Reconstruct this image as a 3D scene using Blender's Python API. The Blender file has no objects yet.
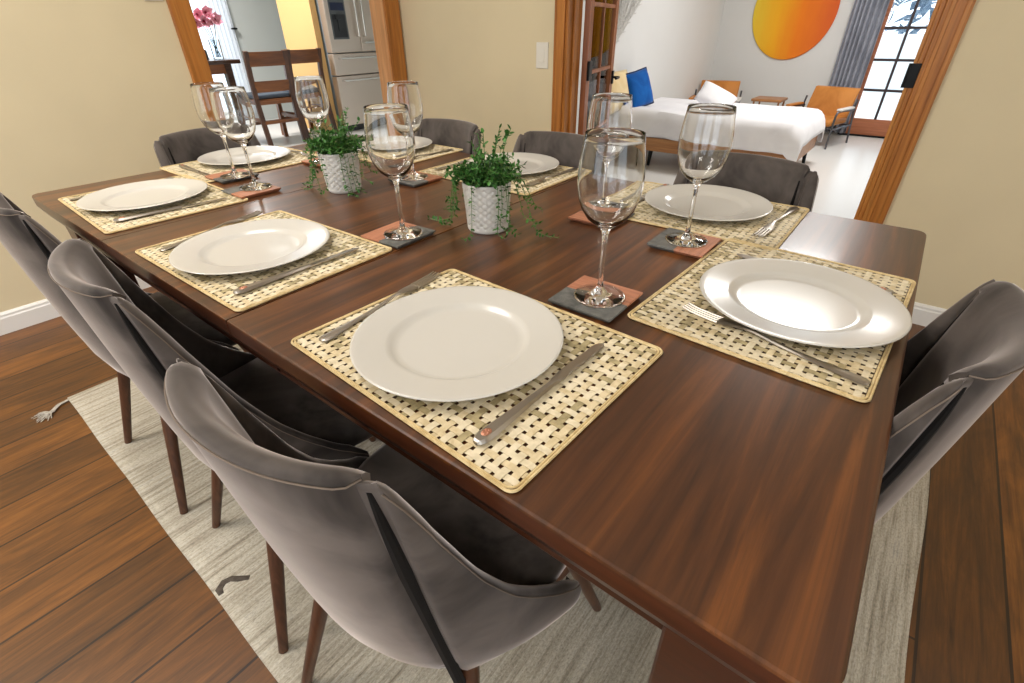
import bpy, bmesh, math, random
from mathutils import Vector, Matrix
random.seed(7)
scn = bpy.context.scene
COL = scn.collection
PI = math.pi
TZ = 0.87                     # table top height before the scaling by K about the camera
K, TX, TY = .9145, .180, -.022  # the table and what stands on it are scaled by K about the camera
def on_table(o, x, y, z):
    o.location = (TX+K*x, TY+K*y, K*z); o.scale = (K, K, K); return o
H = 2.6                       # ceiling height

# ------------------------------------------------------------------ materials
def lin(r, g, b):
    f = lambda c: (c/255/12.92) if c/255 <= .04045 else ((c/255+.055)/1.055)**2.4
    return (f(r), f(g), f(b), 1)

def new_mat(name):
    m = bpy.data.materials.new(name); m.use_nodes = True
    nt = m.node_tree
    b = nt.nodes['Principled BSDF']
    return m, nt, b

def plain(name, c, rough=.5, metal=0, **kw):
    m, nt, b = new_mat(name)
    b.inputs['Base Color'].default_value = c
    b.inputs['Roughness'].default_value = rough
    b.inputs['Metallic'].default_value = metal
    for k, v in kw.items():
        b.inputs[k.replace('_', ' ')].default_value = v
    return m

def ramp(nt, stops):
    r = nt.nodes.new('ShaderNodeValToRGB')
    e = r.color_ramp.elements
    while len(e) < len(stops): e.new(.5)
    for i, (p, c) in enumerate(stops):
        e[i].position = p; e[i].color = c
    return r

def coords(nt, scale=(1, 1, 1), rot=(0, 0, 0), loc=(0, 0, 0)):
    t = nt.nodes.new('ShaderNodeTexCoord'); mp = nt.nodes.new('ShaderNodeMapping')
    mp.inputs['Scale'].default_value = scale; mp.inputs['Rotation'].default_value = rot
    mp.inputs['Location'].default_value = loc
    nt.links.new(t.outputs['Object'], mp.inputs['Vector'])
    return mp

def noise(nt, vec, scale, detail=4, rough=.55, dist=0):
    n = nt.nodes.new('ShaderNodeTexNoise')
    n.inputs['Scale'].default_value = scale; n.inputs['Detail'].default_value = detail
    n.inputs['Roughness'].default_value = rough; n.inputs['Distortion'].default_value = dist
    nt.links.new(vec.outputs[0], n.inputs['Vector'])
    return n

def mixc(nt, a, b, fac, mode='MIX'):
    x = nt.nodes.new('ShaderNodeMix'); x.data_type = 'RGBA'; x.blend_type = mode
    for sock, v in ((x.inputs[0], fac), (x.inputs[6], a), (x.inputs[7], b)):
        if hasattr(v, 'is_linked') or hasattr(v, 'links'): nt.links.new(v, sock)
        else: sock.default_value = v
    return x.outputs[2]

def bump(nt, b, h, strength=.2, dist=.002):
    n = nt.nodes.new('ShaderNodeBump'); n.inputs['Strength'].default_value = strength
    n.inputs['Distance'].default_value = dist
    nt.links.new(h, n.inputs['Height']); nt.links.new(n.outputs[0], b.inputs['Normal'])

def wood(name, dark, mid, light, axis='y', s=1., rough=.35, coat=0., seed=0., bumpy=.06):
    m, nt, b = new_mat(name)
    st = {'x': (1.2, 22, 22), 'y': (22, 1.2, 22), 'z': (22, 22, 1.2)}[axis]
    mp = coords(nt, tuple(v*s for v in st), loc=(seed, seed*.7, seed*.3))
    n1 = noise(nt, mp, 1.0, 8, .62, 1.2)
    r = ramp(nt, [(.28, dark), (.5, mid), (.72, light)])
    nt.links.new(n1.outputs['Fac'], r.inputs[0])
    mp2 = coords(nt, tuple(v*s*5 for v in st), loc=(seed, 0, 0))
    n2 = noise(nt, mp2, 1.0, 3, .6)
    r2 = ramp(nt, [(.3, (.55, .55, .55, 1)), (.6, (1, 1, 1, 1))])
    nt.links.new(n2.outputs['Fac'], r2.inputs[0])
    nt.links.new(mixc(nt, r.outputs[0], r2.outputs[0], .55, 'MULTIPLY'), b.inputs['Base Color'])
    b.inputs['Roughness'].default_value = rough
    b.inputs['Coat Weight'].default_value = coat; b.inputs['Coat Roughness'].default_value = .12
    if bumpy: bump(nt, b, n2.outputs['Fac'], bumpy)
    return m

def fabric(name, c1, c2, scale=5, rough=.9, sheen=.6, sheen_c=(1, 1, 1, 1), fine=.15, fine_scale=900, stretch=(1, 1, 1)):
    m, nt, b = new_mat(name)
    mp = coords(nt, stretch)
    n = noise(nt, mp, scale, 4, .6, .6)
    r = ramp(nt, [(.34, c1), (.62, c2)])
    nt.links.new(n.outputs['Fac'], r.inputs[0])
    nt.links.new(r.outputs[0], b.inputs['Base Color'])
    b.inputs['Roughness'].default_value = rough
    b.inputs['Sheen Weight'].default_value = sheen; b.inputs['Sheen Roughness'].default_value = .35
    b.inputs['Sheen Tint'].default_value = sheen_c
    b.inputs['Specular IOR Level'].default_value = .2
    n2 = noise(nt, coords(nt), fine_scale, 2)
    bump(nt, b, n2.outputs['Fac'], fine, .0008)
    return m

def wall_mat(name, c, var=.03):
    m, nt, b = new_mat(name)
    mp = coords(nt)
    n = noise(nt, mp, 1.3, 3)
    c2 = tuple(v*(1-var*3) for v in c[:3])+(1,)
    r = ramp(nt, [(.35, c2), (.65, c)])
    nt.links.new(n.outputs['Fac'], r.inputs[0]); nt.links.new(r.outputs[0], b.inputs['Base Color'])
    b.inputs['Roughness'].default_value = .75
    n2 = noise(nt, mp, 60, 3); bump(nt, b, n2.outputs['Fac'], .05, .003)
    return m

M = {}
M['wall'] = wall_mat('wall_paint', lin(225, 210, 175))
M['white_wall'] = wall_mat('white_wall_paint', lin(224, 224, 222), .01)
M['grey_wall'] = wall_mat('grey_wall_paint', lin(190, 194, 190), .01)
M['yellow_wall'] = wall_mat('yellow_wall_paint', lin(222, 180, 118), .01)
M['ceiling'] = wall_mat('ceiling_paint', lin(238, 234, 226), .005)
M['white_paint'] = plain('white_trim_paint', lin(232, 230, 226), .4)
M['oak'] = wood('oak_trim', lin(150, 90, 32), lin(184, 116, 48), lin(204, 140, 68), 'z', .6, .38)
M['oak_light'] = wood('oak_jamb', lin(190, 128, 76), lin(212, 152, 98), lin(222, 168, 118), 'z', .8, .35, seed=4)  # oak again, lightened to paint the kitchen light on the jamb
M['table_top'] = wood('table_top_wood', lin(50, 29, 16), lin(84, 48, 23), lin(126, 74, 32), 'y', .9, .36, .2, 2, .03)
M['table_wood'] = wood('table_frame_wood', lin(44, 22, 12), lin(66, 33, 17), lin(84, 43, 22), 'x', .7, .32, .1, 5, .03)
M['leg_wood'] = wood('walnut_leg', lin(52, 30, 20), lin(84, 52, 34), lin(104, 68, 46), 'z', 1.4, .35)
M['stool_wood'] = wood('stool_wood', lin(78, 42, 16), lin(122, 70, 28), lin(148, 90, 40), 'y', .5, .35)
M['bed_wood'] = wood('bed_wood', lin(140, 90, 50), lin(178, 122, 74), lin(196, 144, 92), 'x', .7, .4)
M['velvet'] = fabric('taupe_velvet', lin(47, 42, 39), lin(92, 84, 79), 7, .75, 1.0, lin(235, 225, 222), .08, 700)
M['velvet_dark'] = fabric('dark_velvet_piping', lin(16, 14, 13), lin(24, 21, 20), 8, .9, .05)  # near-black colour paints the shade in the chair back grooves
M['stitch'] = plain('tan_thread', lin(116, 102, 90), .8)
M['seat_base'] = plain('black_seat_base', lin(26, 25, 26), .7)
M['porcelain'] = plain('white_porcelain', lin(204, 200, 192), .2, Coat_Weight=.15, Coat_Roughness=.06)
M['steel'] = plain('polished_steel', lin(180, 173, 164), .32, 1)
M['copper_mark'] = plain('copper_emblem', lin(200, 142, 116), .45, .7)  # the emblem's copper tone is a reflection painted into its colour
M['straw0'] = fabric('pale_straw', lin(214, 200, 168), lin(232, 219, 190), 60, .6, .1, fine=.1)
M['straw1'] = fabric('golden_straw', lin(202, 183, 144), lin(222, 205, 168), 60, .6, .1, fine=.1)
M['straw2'] = fabric('olive_straw', lin(150, 137, 102), lin(184, 168, 128), 60, .6, .1, fine=.1)
M['straw_edge'] = fabric('straw_cord', lin(198, 172, 122), lin(224, 202, 154), 60, .6, .1, fine=.2)
M['slate'] = fabric('grey_slate', lin(82, 82, 79), lin(112, 111, 107), 40, .55, 0, fine=.3, fine_scale=300)
M['coaster_wood'] = wood('coaster_wood', lin(150, 92, 66), lin(182, 120, 90), lin(198, 138, 108), 'x', 2, .45)
M['pot'] = plain('white_ceramic', lin(212, 208, 202), .4)
M['soil'] = fabric('dark_soil', lin(38, 28, 20), lin(60, 44, 30), 80, .95, 0)
M['leaf'] = fabric('green_leaf', lin(26, 66, 26), lin(74, 124, 54), 40, .4, 0, fine=0)
M['stem'] = plain('green_stem', lin(86, 120, 58), .55)
M['switch'] = plain('switch_plastic', lin(232, 228, 218), .35)
M['black_metal'] = plain('black_iron', lin(22, 24, 26), .45, .6)
M['dark_metal'] = plain('grey_tube_metal', lin(92, 92, 96), .35, .9)
M['leather'] = fabric('tan_leather', lin(178, 112, 52), lin(204, 136, 70), 3, .42, 0, fine=.05, fine_scale=200)
M['linen'] = fabric('white_linen', lin(230, 228, 232), lin(240, 239, 242), 3, .85, .2, fine=.06, fine_scale=250)
M['blue_cloth'] = fabric('blue_cotton', lin(8, 74, 148), lin(20, 96, 176), 5, .85, .2)
M['blue_piping'] = plain('navy_piping', lin(14, 34, 70), .8)
M['cream_cloth'] = fabric('cream_cotton', lin(226, 200, 150), lin(236, 214, 170), 5, .85, .2)
M['curtain'] = fabric('grey_curtain', lin(136, 140, 152), lin(160, 164, 176), 4, .85, .2)
def sheer_mat():
    m, nt, b = new_mat('white_sheer_curtain')
    b.inputs['Base Color'].default_value = lin(240, 242, 244); b.inputs['Roughness'].default_value = .8
    t = nt.nodes.new('ShaderNodeBsdfTranslucent'); t.inputs[0].default_value = lin(245, 247, 250)
    x = nt.nodes.new('ShaderNodeMixShader'); x.inputs[0].default_value = .6
    nt.links.new(b.outputs[0], x.inputs[1]); nt.links.new(t.outputs[0], x.inputs[2])
    nt.links.new(x.outputs[0], nt.nodes['Material Output'].inputs[0])
    return m
M['sheer'] = sheer_mat()
M['feather'] = fabric('silver_feather', lin(186, 183, 178), lin(212, 210, 206), 30, .6, 0)
M['stainless'] = plain('brushed_stainless', lin(208, 194, 182), .32, .7)
M['stainless_side'] = plain('fridge_side', lin(168, 186, 200), .35, .25)
M['handle_steel'] = plain('bright_handle', lin(226, 226, 224), .25, .9)
M['black_plastic'] = plain('black_plastic', lin(38, 40, 44), .3)
M['dispenser'] = plain('dispenser_grey', lin(92, 96, 98), .35, .3)
M['display'] = plain('display_glass', lin(36, 44, 72), .1)
M['blue_cushion'] = plain('slate_blue_vinyl', lin(58, 70, 84), .45)
M['table_dark'] = wood('kitchen_table_wood', lin(44, 30, 24), lin(66, 46, 36), lin(84, 60, 46), 'y', .8, .25)
M['petal'] = fabric('pink_petal', lin(226, 140, 166), lin(242, 184, 198), 30, .6, .2, fine=0)
M['flower_heart'] = plain('crimson_heart', lin(150, 22, 60), .6)
M['vase_stem'] = plain('dark_green_stem', lin(30, 64, 70), .5)
M['tile'] = plain('pale_tile', lin(226, 224, 220), .25)
M['ext_wall'] = wall_mat('garden_wall_render', lin(236, 238, 240), .01)
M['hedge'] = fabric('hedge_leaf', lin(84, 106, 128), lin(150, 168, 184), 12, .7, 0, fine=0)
M['patio'] = plain('patio_paving', lin(226, 226, 222), .8)
M['blind'] = plain('white_lamp_shade', lin(240, 236, 228), .6)

def glass_mat(name, c=(1, 1, 1, 1), rough=0.0, ior=1.5):
    m, nt, b = new_mat(name)
    b.inputs['Base Color'].default_value = c
    b.inputs['Roughness'].default_value = rough
    b.inputs['Transmission Weight'].default_value = 1
    b.inputs['IOR'].default_value = ior
    return m
M['glass'] = glass_mat('clear_glass', (.985, .99, .99, 1), 0, 1.47)
def pane_mat():
    m = bpy.data.materials.new('window_pane'); m.use_nodes = True
    nt = m.node_tree; nt.nodes.remove(nt.nodes['Principled BSDF'])
    out = nt.nodes['Material Output']
    tr = nt.nodes.new('ShaderNodeBsdfTransparent'); tr.inputs[0].default_value = (.93, .96, .98, 1)
    gl = nt.nodes.new('ShaderNodeBsdfGlossy'); gl.inputs['Roughness'].default_value = .02
    fr = nt.nodes.new('ShaderNodeFresnel'); fr.inputs[0].default_value = 1.18
    mx = nt.nodes.new('ShaderNodeMixShader')
    nt.links.new(fr.outputs[0], mx.inputs[0]); nt.links.new(tr.outputs[0], mx.inputs[1])
    nt.links.new(gl.outputs[0], mx.inputs[2]); nt.links.new(mx.outputs[0], out.inputs[0])
    return m
M['pane'] = pane_mat()
def emit_mat(name, c, s):
    m, nt, b = new_mat(name)
    b.inputs['Base Color'].default_value = c
    b.inputs['Emission Color'].default_value = c; b.inputs['Emission Strength'].default_value = s
    return m

def floor_mat():
    m, nt, b = new_mat('old_plank_floor')
    mp = coords(nt, (1, 1, 1), (0, 0, PI/2), (.03, .325, 0))
    br = nt.nodes.new('ShaderNodeTexBrick')
    br.offset = .37; br.offset_frequency = 2
    br.inputs['Scale'].default_value = 1
    br.inputs['Brick Width'].default_value = 1.9; br.inputs['Row Height'].default_value = .165
    br.inputs['Mortar Size'].default_value = .0035; br.inputs['Mortar Smooth'].default_value = .2
    br.inputs['Bias'].default_value = 0
    br.inputs['Color1'].default_value = (.55, .55, .55, 1); br.inputs['Color2'].default_value = (1.1, 1.1, 1.1, 1)
    br.inputs['Mortar'].default_value = (.16, .14, .12, 1)
    nt.links.new(mp.outputs[0], br.inputs['Vector'])
    mg = coords(nt, (20, 1.6, 1))
    n1 = noise(nt, mg, 1, 8, .65, 1.6)
    r = ramp(nt, [(.26, lin(74, 46, 19)), (.5, lin(122, 75, 28)), (.74, lin(152, 96, 37))])
    nt.links.new(n1.outputs['Fac'], r.inputs[0])
    mb = coords(nt, (6, 1.5, 1), loc=(3, 3, 0))
    n2 = noise(nt, mb, 1.6, 5, .62, 2.2)
    r2 = ramp(nt, [(.32, (.55, .53, .5, 1)), (.62, (1, 1, 1, 1))])
    nt.links.new(n2.outputs['Fac'], r2.inputs[0])
    c = mixc(nt, r.outputs[0], r2.outputs[0], .8, 'MULTIPLY')
    n3 = noise(nt, coords(nt, (150, 5, 1), loc=(1, 2, 0)), 1, 4, .6, .4)
    r3 = ramp(nt, [(.32, (.62, .6, .58, 1)), (.58, (1, 1, 1, 1))])
    nt.links.new(n3.outputs['Fac'], r3.inputs[0])
    c = mixc(nt, c, r3.outputs[0], .7, 'MULTIPLY')
    c = mixc(nt, c, br.outputs['Color'], 1.0, 'MULTIPLY')
    nt.links.new(c, b.inputs['Base Color'])
    b.inputs['Roughness'].default_value = .38
    bump(nt, b, br.outputs['Fac'], -.4, .002)
    return m
M['floor'] = floor_mat()

def rug_mat():
    m, nt, b = new_mat('heather_rug')
    mp = coords(nt, (90, 3.5, 1))
    n1 = noise(nt, mp, 1, 5, .7)
    r = ramp(nt, [(.28, lin(128, 119, 104)), (.44, lin(176, 167, 151)), (.6, lin(202, 195, 180)), (.74, lin(152, 150, 147))])
    nt.links.new(n1.outputs['Fac'], r.inputs[0])
    mp2 = coords(nt, (260, 110, 1))
    n2 = noise(nt, mp2, 1, 3, .6)
    r2 = ramp(nt, [(.34, (.5, .5, .5, 1)), (.56, (1, 1, 1, 1))])
    nt.links.new(n2.outputs['Fac'], r2.inputs[0])
    nt.links.new(mixc(nt, r.outputs[0], r2.outputs[0], .55, 'MULTIPLY'), b.inputs['Base Color'])
    b.inputs['Roughness'].default_value = .95
    b.inputs['Specular IOR Level'].default_value = .1
    bump(nt, b, n2.outputs['Fac'], .6, .004)
    return m
M['rug'] = rug_mat()
M['rug_yarn'] = fabric('grey_yarn', lin(150, 142, 132), lin(186, 180, 170), 60, .95, 0)
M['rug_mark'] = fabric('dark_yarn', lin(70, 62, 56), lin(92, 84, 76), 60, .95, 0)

def sun_art_mat():
    m, nt, b = new_mat('sun_textile')
    mp = coords(nt, (1, 1, 1))
    sx = nt.nodes.new('ShaderNodeSeparateXYZ'); nt.links.new(mp.outputs[0], sx.inputs[0])
    n = noise(nt, coords(nt, (8, 1, 2)), 1.2, 3)
    ad = nt.nodes.new('ShaderNodeMath'); ad.operation = 'MULTIPLY_ADD'
    nt.links.new(n.outputs['Fac'], ad.inputs[0]); ad.inputs[1].default_value = .16
    nt.links.new(sx.outputs[0], ad.inputs[2])
    mr = nt.nodes.new('ShaderNodeMapRange'); mr.inputs[1].default_value = -.38; mr.inputs[2].default_value = .55
    nt.links.new(ad.outputs[0], mr.inputs[0])
    r = ramp(nt, [(0, lin(240, 206, 60)), (.3, lin(246, 176, 30)), (.6, lin(240, 128, 24)), (1, lin(214, 92, 40))])
    nt.links.new(mr.outputs[0], r.inputs[0]); nt.links.new(r.outputs[0], b.inputs['Base Color'])
    b.inputs['Roughness'].default_value = .85
    bump(nt, b, noise(nt, coords(nt, (160, 160, 40)), 1, 2).outputs['Fac'], .3, .003)
    return m
M['sun_art'] = sun_art_mat()

# ------------------------------------------------------------------ mesh helpers
class MB:
    def __init__(s): s.v = []; s.f = []; s.m = []
    def add(s, verts, faces, mi=0):
        o = len(s.v); s.v += [tuple(v) for v in verts]
        s.f += [tuple(i+o for i in f) for f in faces]; s.m += [mi]*len(faces)
        return s
    def box(s, a, b, mi=0):
        (x0, y0, z0), (x1, y1, z1) = a, b
        v = [(x0, y0, z0), (x1, y0, z0), (x1, y1, z0), (x0, y1, z0), (x0, y0, z1), (x1, y0, z1), (x1, y1, z1), (x0, y1, z1)]
        f = [(0, 3, 2, 1), (4, 5, 6, 7), (0, 1, 5, 4), (1, 2, 6, 5), (2, 3, 7, 6), (3, 0, 4, 7)]
        return s.add(v, f, mi)
    def obox(s, c, half, mat3, mi=0):
        v = []
        for z in (-1, 1):
            for x, y in ((-1, -1), (1, -1), (1, 1), (-1, 1)):
                v.append(Vector(c)+mat3 @ Vector((x*half[0], y*half[1], z*half[2])))
        f = [(0, 3, 2, 1), (4, 5, 6, 7), (0, 1, 5, 4), (1, 2, 6, 5), (2, 3, 7, 6), (3, 0, 4, 7)]
        return s.add(v, f, mi)
    def bar(s, p, q, w, d, mi=0, up=(0, 0, 1), w2=None, d2=None):
        """tapered rectangular bar from p to q"""
        p, q = Vector(p), Vector(q); t = (q-p).normalized()
        a = t.cross(Vector(up));
        if a.length < 1e-4: a = t.cross(Vector((1, 0, 0)))
        a.normalize(); b = a.cross(t).normalized()
        w2 = w if w2 is None else w2; d2 = d if d2 is None else d2
        v = [p+a*sx*w/2+b*sy*d/2 for sx, sy in ((-1, -1), (1, -1), (1, 1), (-1, 1))]
        v += [q+a*sx*w2/2+b*sy*d2/2 for sx, sy in ((-1, -1), (1, -1), (1, 1), (-1, 1))]
        f = [(0, 1, 2, 3), (7, 6, 5, 4), (0, 4, 5, 1), (1, 5, 6, 2), (2, 6, 7, 3), (3, 7, 4, 0)]
        return s.add(v, f, mi)
    def tube(s, pts, r, n=8, mi=0, closed=False):
        pts = [Vector(p) for p in pts]; k = len(pts)
        rs = r if isinstance(r, (list, tuple)) else [r]*k
        prev = None; rings = []
        for i, p in enumerate(pts):
            if closed: t = pts[(i+1) % k]-pts[i-1]
            else: t = pts[min(i+1, k-1)]-pts[max(i-1, 0)]
            if t.length < 1e-9: t = Vector((0, 0, 1))
            t.normalize()
            if prev is None:
                a = t.cross(Vector((0, 0, 1)))
                if a.length < 1e-3: a = t.cross(Vector((1, 0, 0)))
            else:
                a = prev-t*prev.dot(t)
                if a.length < 1e-6: a = t.cross(Vector((.3, .5, .8)))
            a.normalize(); prev = a; b = t.cross(a)
            rings.append([p+(a*math.cos(2*PI*j/n)+b*math.sin(2*PI*j/n))*rs[i] for j in range(n)])
        v = [q for rg in rings for q in rg]; f = []
        m = k if closed else k-1
        for i in range(m):
            i2 = (i+1) % k
            for j in range(n):
                j2 = (j+1) % n
                f.append((i*n+j, i*n+j2, i2*n+j2, i2*n+j))
        if not closed:
            f.append(tuple(range(n-1, -1, -1))); f.append(tuple((k-1)*n+j for j in range(n)))
        return s.add(v, f, mi)
    def lathe(s, prof, n=48, mi=0, c=(0, 0, 0), closed=False):
        """prof: list of (r,z)"""
        v = []; f = []; k = len(prof); idx = []
        for r, z in prof:
            if r < 1e-6:
                idx.append([len(v)]*n); v.append((c[0], c[1], c[2]+z))
            else:
                idx.append(list(range(len(v), len(v)+n)))
                v += [(c[0]+r*math.cos(2*PI*j/n), c[1]+r*math.sin(2*PI*j/n), c[2]+z) for j in range(n)]
        for i in range(k if closed else k-1):
            A, B = idx[i], idx[(i+1) % k]
            for j in range(n):
                j2 = (j+1) % n
                q = [A[j], A[j2], B[j2], B[j]]
                u = []
                for t in q:
                    if t not in u: u.append(t)
                if len(u) > 2: f.append(tuple(u))
        return s.add(v, f, mi)
    def grid(s, rows, mi=0, close_u=False, close_v=False):
        """rows: list of equal length point lists"""
        n = len(rows[0]); k = len(rows)
        v = [q for r in rows for q in r]; f = []
        for i in range(k if close_u else k-1):
            i2 = (i+1) % k
            for j in range(n if close_v else n-1):
                j2 = (j+1) % n
                f.append((i*n+j, i*n+j2, i2*n+j2, i2*n+j))
        return s.add(v, f, mi)
    def build(s, name, mats, parent=None, smooth=True, bevel=0, seg=2, subsurf=0, angle=40, fixn=True):
        me = bpy.data.meshes.new(name)
        me.from_pydata([tuple(v) for v in s.v], [], s.f)
        if not isinstance(mats, (list, tuple)): mats = [mats]
        for m in mats: me.materials.append(m)
        me.polygons.foreach_set('material_index', s.m)
        if fixn:
            bm = bmesh.new(); bm.from_mesh(me)
            bmesh.ops.recalc_face_normals(bm, faces=bm.faces); bm.to_mesh(me); bm.free()
        me.polygons.foreach_set('use_smooth', [smooth]*len(me.polygons))
        me.update()
        o = bpy.data.objects.new(name, me); COL.objects.link(o)
        if parent is not None: o.parent = parent
        if bevel:
            b = o.modifiers.new('bevel', 'BEVEL'); b.width = bevel; b.segments = seg
            b.limit_method = 'ANGLE'; b.angle_limit = math.radians(35)
        if subsurf:
            b = o.modifiers.new('sub', 'SUBSURF'); b.levels = subsurf; b.render_levels = subsurf
        if smooth and not subsurf:
            try:
                me.set_sharp_from_angle(angle=math.radians(angle))
            except Exception: pass
        return o

def tag(o, label, cat, group=None, kind=None):
    o['label'] = label; o['category'] = cat
    if group: o['group'] = group
    if kind: o['kind'] = kind
    return o
def struct(o):
    o['kind'] = 'structure'; return o
def empty(name, loc=(0, 0, 0), rz=0, label=None, cat=None, group=None):
    o = bpy.data.objects.new(name, None); COL.objects.link(o)
    o.empty_display_size = .05
    o.location = loc; o.rotation_euler = (0, 0, rz)
    if label: tag(o, label, cat, group)
    return o
def copy_tree(o, parent=None):
    c = o.copy(); COL.objects.link(c)
    if parent is not None: c.parent = parent
    for ch in list(o.children): copy_tree(ch, c)
    return c

# ------------------------------------------------------------------ room
WX, WY = -.96, 2.42            # dining room: left wall and back wall faces
T = .13
RX, FY = 4.3, -2.7             # right and front walls
struct(MB().box((WX-T, FY-T, -.1), (RX+T, WY+T*.5, 0)).build('floor', M['floor'], smooth=False))
struct(MB().box((-6.6, -1.0, -.1), (WX-T, 5.8, 0)).build('floor_kitchen', M['tile'], smooth=False))
struct(MB().box((-.55, WY+T*.5, -.1), (3.9, 7.6, 0)).build('floor_bedroom', M['tile'], smooth=False))
struct(MB().box((-6.6, FY-T, H), (RX+T, 7.6, H+.1)).build('ceiling', M['ceiling'], smooth=False))

# kitchen opening in the left wall (y 1.055..2.29), bedroom opening in the back wall (x .385..2.03)
KO = (1.055, 2.29, 2.06); BO = (.385, 2.03, 2.06)
w = MB()
w.box((WX-T, FY-T, 0), (WX, KO[0], H)); w.box((WX-T, KO[1], 0), (WX, WY+T, H)); w.box((WX-T, KO[0], KO[2]), (WX, KO[1], H))
struct(w.build('wall_left', M['wall'], smooth=False))
w = MB()
w.box((WX, WY, 0), (BO[0], WY+T, H)); w.box((BO[1], WY, 0), (RX, WY+T, H)); w.box((BO[0], WY, BO[2]), (BO[1], WY+T, H))
struct(w.build('wall_back', M['wall'], smooth=False))
def wall_with_windows(name, axis, pos, lo, hi, wins, mat, z0=.85, z1=2.2, thick=T):
    m = MB()
    def bx(a, b, c, d):
        if axis == 'y': m.box((a, min(pos, pos+thick), c), (b, max(pos, pos+thick), d))
        else: m.box((min(pos, pos+thick), a, c), (max(pos, pos+thick), b, d))
    cur = lo
    for a, b in wins:
        bx(cur, a, 0, H); bx(a, b, 0, z0); bx(a, b, z1, H); cur = b
    bx(cur, hi, 0, H)
    return struct(m.build(name, mat, smooth=False))
wall_with_windows('wall_front', 'y', FY, WX-T, RX+T, [(-.5, 1.4), (2.0, 3.9)], M['wall'], .4, 2.4, -T)
wall_with_windows('wall_right', 'x', RX, FY, WY+T, [(-2.0, -.2)], M['wall'], .4, 2.4, T)
def unseen_window(name, axis, pos, a, b, z0, z1):
    m = MB(); t = .05
    def bx(u0, u1, c, d, k=.03):
        if axis == 'y': m.box((u0, pos-k, c), (u1, pos+k, d))
        else: m.box((pos-k, u0, c), (pos+k, u1, d))
    bx(a, b, z0, z0+t); bx(a, b, z1-t, z1); bx(a, a+t, z0+t, z1-t); bx(b-t, b, z0+t, z1-t)
    c = (a+b)/2; bx(c-.02, c+.02, z0+t, z1-t)
    o = struct(m.build(name, M['white_paint'], smooth=False))
    return o
unseen_window('window_3', 'y', FY-T/2, -.5, 1.4, .4, 2.4); unseen_window('window_4', 'y', FY-T/2, 2.0, 3.9, .4, 2.4)  # unseen windows behind the camera, enlarged to let in more sky light
unseen_window('window_5', 'x', RX+T/2, -2.0, -.2, .4, 2.4)

# baseboards
def baseboard(name, pts_a, pts_b, n):
    """profiled board from a to b, projecting along n"""
    a, b, n = Vector(pts_a), Vector(pts_b), Vector(n)
    prof = [(0, 0), (.016, 0), (.016, .072), (.012, .078), (.012, .088), (.006, .096), (0, .098)]
    rows = [[p+n*d+Vector((0, 0, z)) for d, z in prof] for p in (a, b)]
    m = MB().grid(rows, close_v=True)
    k = len(prof); m.add(rows[0], [tuple(range(k))]); m.add(rows[1], [tuple(range(k))])
    return struct(m.build(name, M['white_paint'], smooth=False))
baseboard('baseboard_left', (WX, FY, 0), (WX, .955, 0), (1, 0, 0))
baseboard('baseboard_back', (WX+.02, WY, 0), (.32, WY, 0), (0, -1, 0))
baseboard('baseboard_right', (2.115, WY, 0), (RX, WY, 0), (0, -1, 0))

# casings
def casing(name, boxes, mat, bev=.005):
    m = MB()
    for a, b in boxes: m.box(a, b)
    return struct(m.build(name, mat, smooth=False, bevel=bev))
casing('trim_1', [((WX, .958, 0), (WX+.02, 1.06, 2.06)), ((WX, 2.285, 0), (WX+.02, 2.405, 2.06)), ((WX, .958, 2.06), (WX+.02, 2.405, 2.16))], M['oak'])
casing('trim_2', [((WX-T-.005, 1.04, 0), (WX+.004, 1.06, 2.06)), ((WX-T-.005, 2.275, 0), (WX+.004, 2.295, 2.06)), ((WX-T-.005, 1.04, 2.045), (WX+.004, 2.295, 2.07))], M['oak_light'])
# bedroom casing: stepped profile
c = []
for x0, x1 in ((.322, .388), (2.03, 2.112)):
    c.append(((x0, WY-.018, 0), (x1, WY, 2.06)))
c.append(((.322, WY-.018, 2.06), (2.112, WY, 2.14)))
c += [((.328, WY-.022, 0), (.336, WY-.018, 2.06)), ((2.09, WY-.026, 0), (2.106, WY-.018, 2.06)), ((2.045, WY-.023, 0), (2.06, WY-.018, 2.06))]
casing('trim_3', c, M['oak'], .003)
jamb = casing('trim_4', [((.385, WY-.004, 0), (.405, WY+T+.01, 2.06)), ((2.012, WY-.004, 0), (2.03, WY+T+.01, 2.06)), ((.385, WY-.004, 2.045), (2.03, WY+T+.01, 2.062)),
    ((.405, WY+.045, 0), (.418, WY+.075, 2.045)), ((1.999, WY-.002, 0), (2.012, WY+.125, 2.045))], M['oak'], .003)

# hinge plate on the right jamb
hp = MB(); hp.box((1.997, WY-.007, .955), (2.029, WY-.0045, 1.04))
hp.tube([(1.993, WY-.004, .955), (1.993, WY-.004, 1.04)], .006, 10)
o = hp.build('hinge_plate', M['black_metal'], jamb, smooth=False)
o['label'] = 'black iron hinge plate'

# light switches
def light_switch(loc, face, label):
    e = empty('light_switch', loc, face, label, 'light switch')
    MB().box((-.042, -.007, -.066), (.042, 0, .066)).build('switch_plate', M['switch'], e, False, .003)
    m = MB(); m.add([(-.017, -.012, -.034), (.017, -.012, -.034), (.017, -.007, -.034), (-.017, -.007, -.034), (-.017, -.008, .034), (.017, -.008, .034), (.017, -.0065, .034), (-.017, -.0065, .034)],
        [(0, 3, 2, 1), (4, 5, 6, 7), (0, 1, 5, 4), (1, 2, 6, 5), (2, 3, 7, 6), (3, 0, 4, 7)])
    m.build('rocker', M['switch'], e, False, .001)
    return e
light_switch((.236, WY, 1.035), 0, 'white rocker light switch on the beige wall beside the bedroom doorway')
light_switch((WX, .905, 1.365), PI/2, 'white wall switch plate cut by the top edge left of the kitchen doorway')

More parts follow.
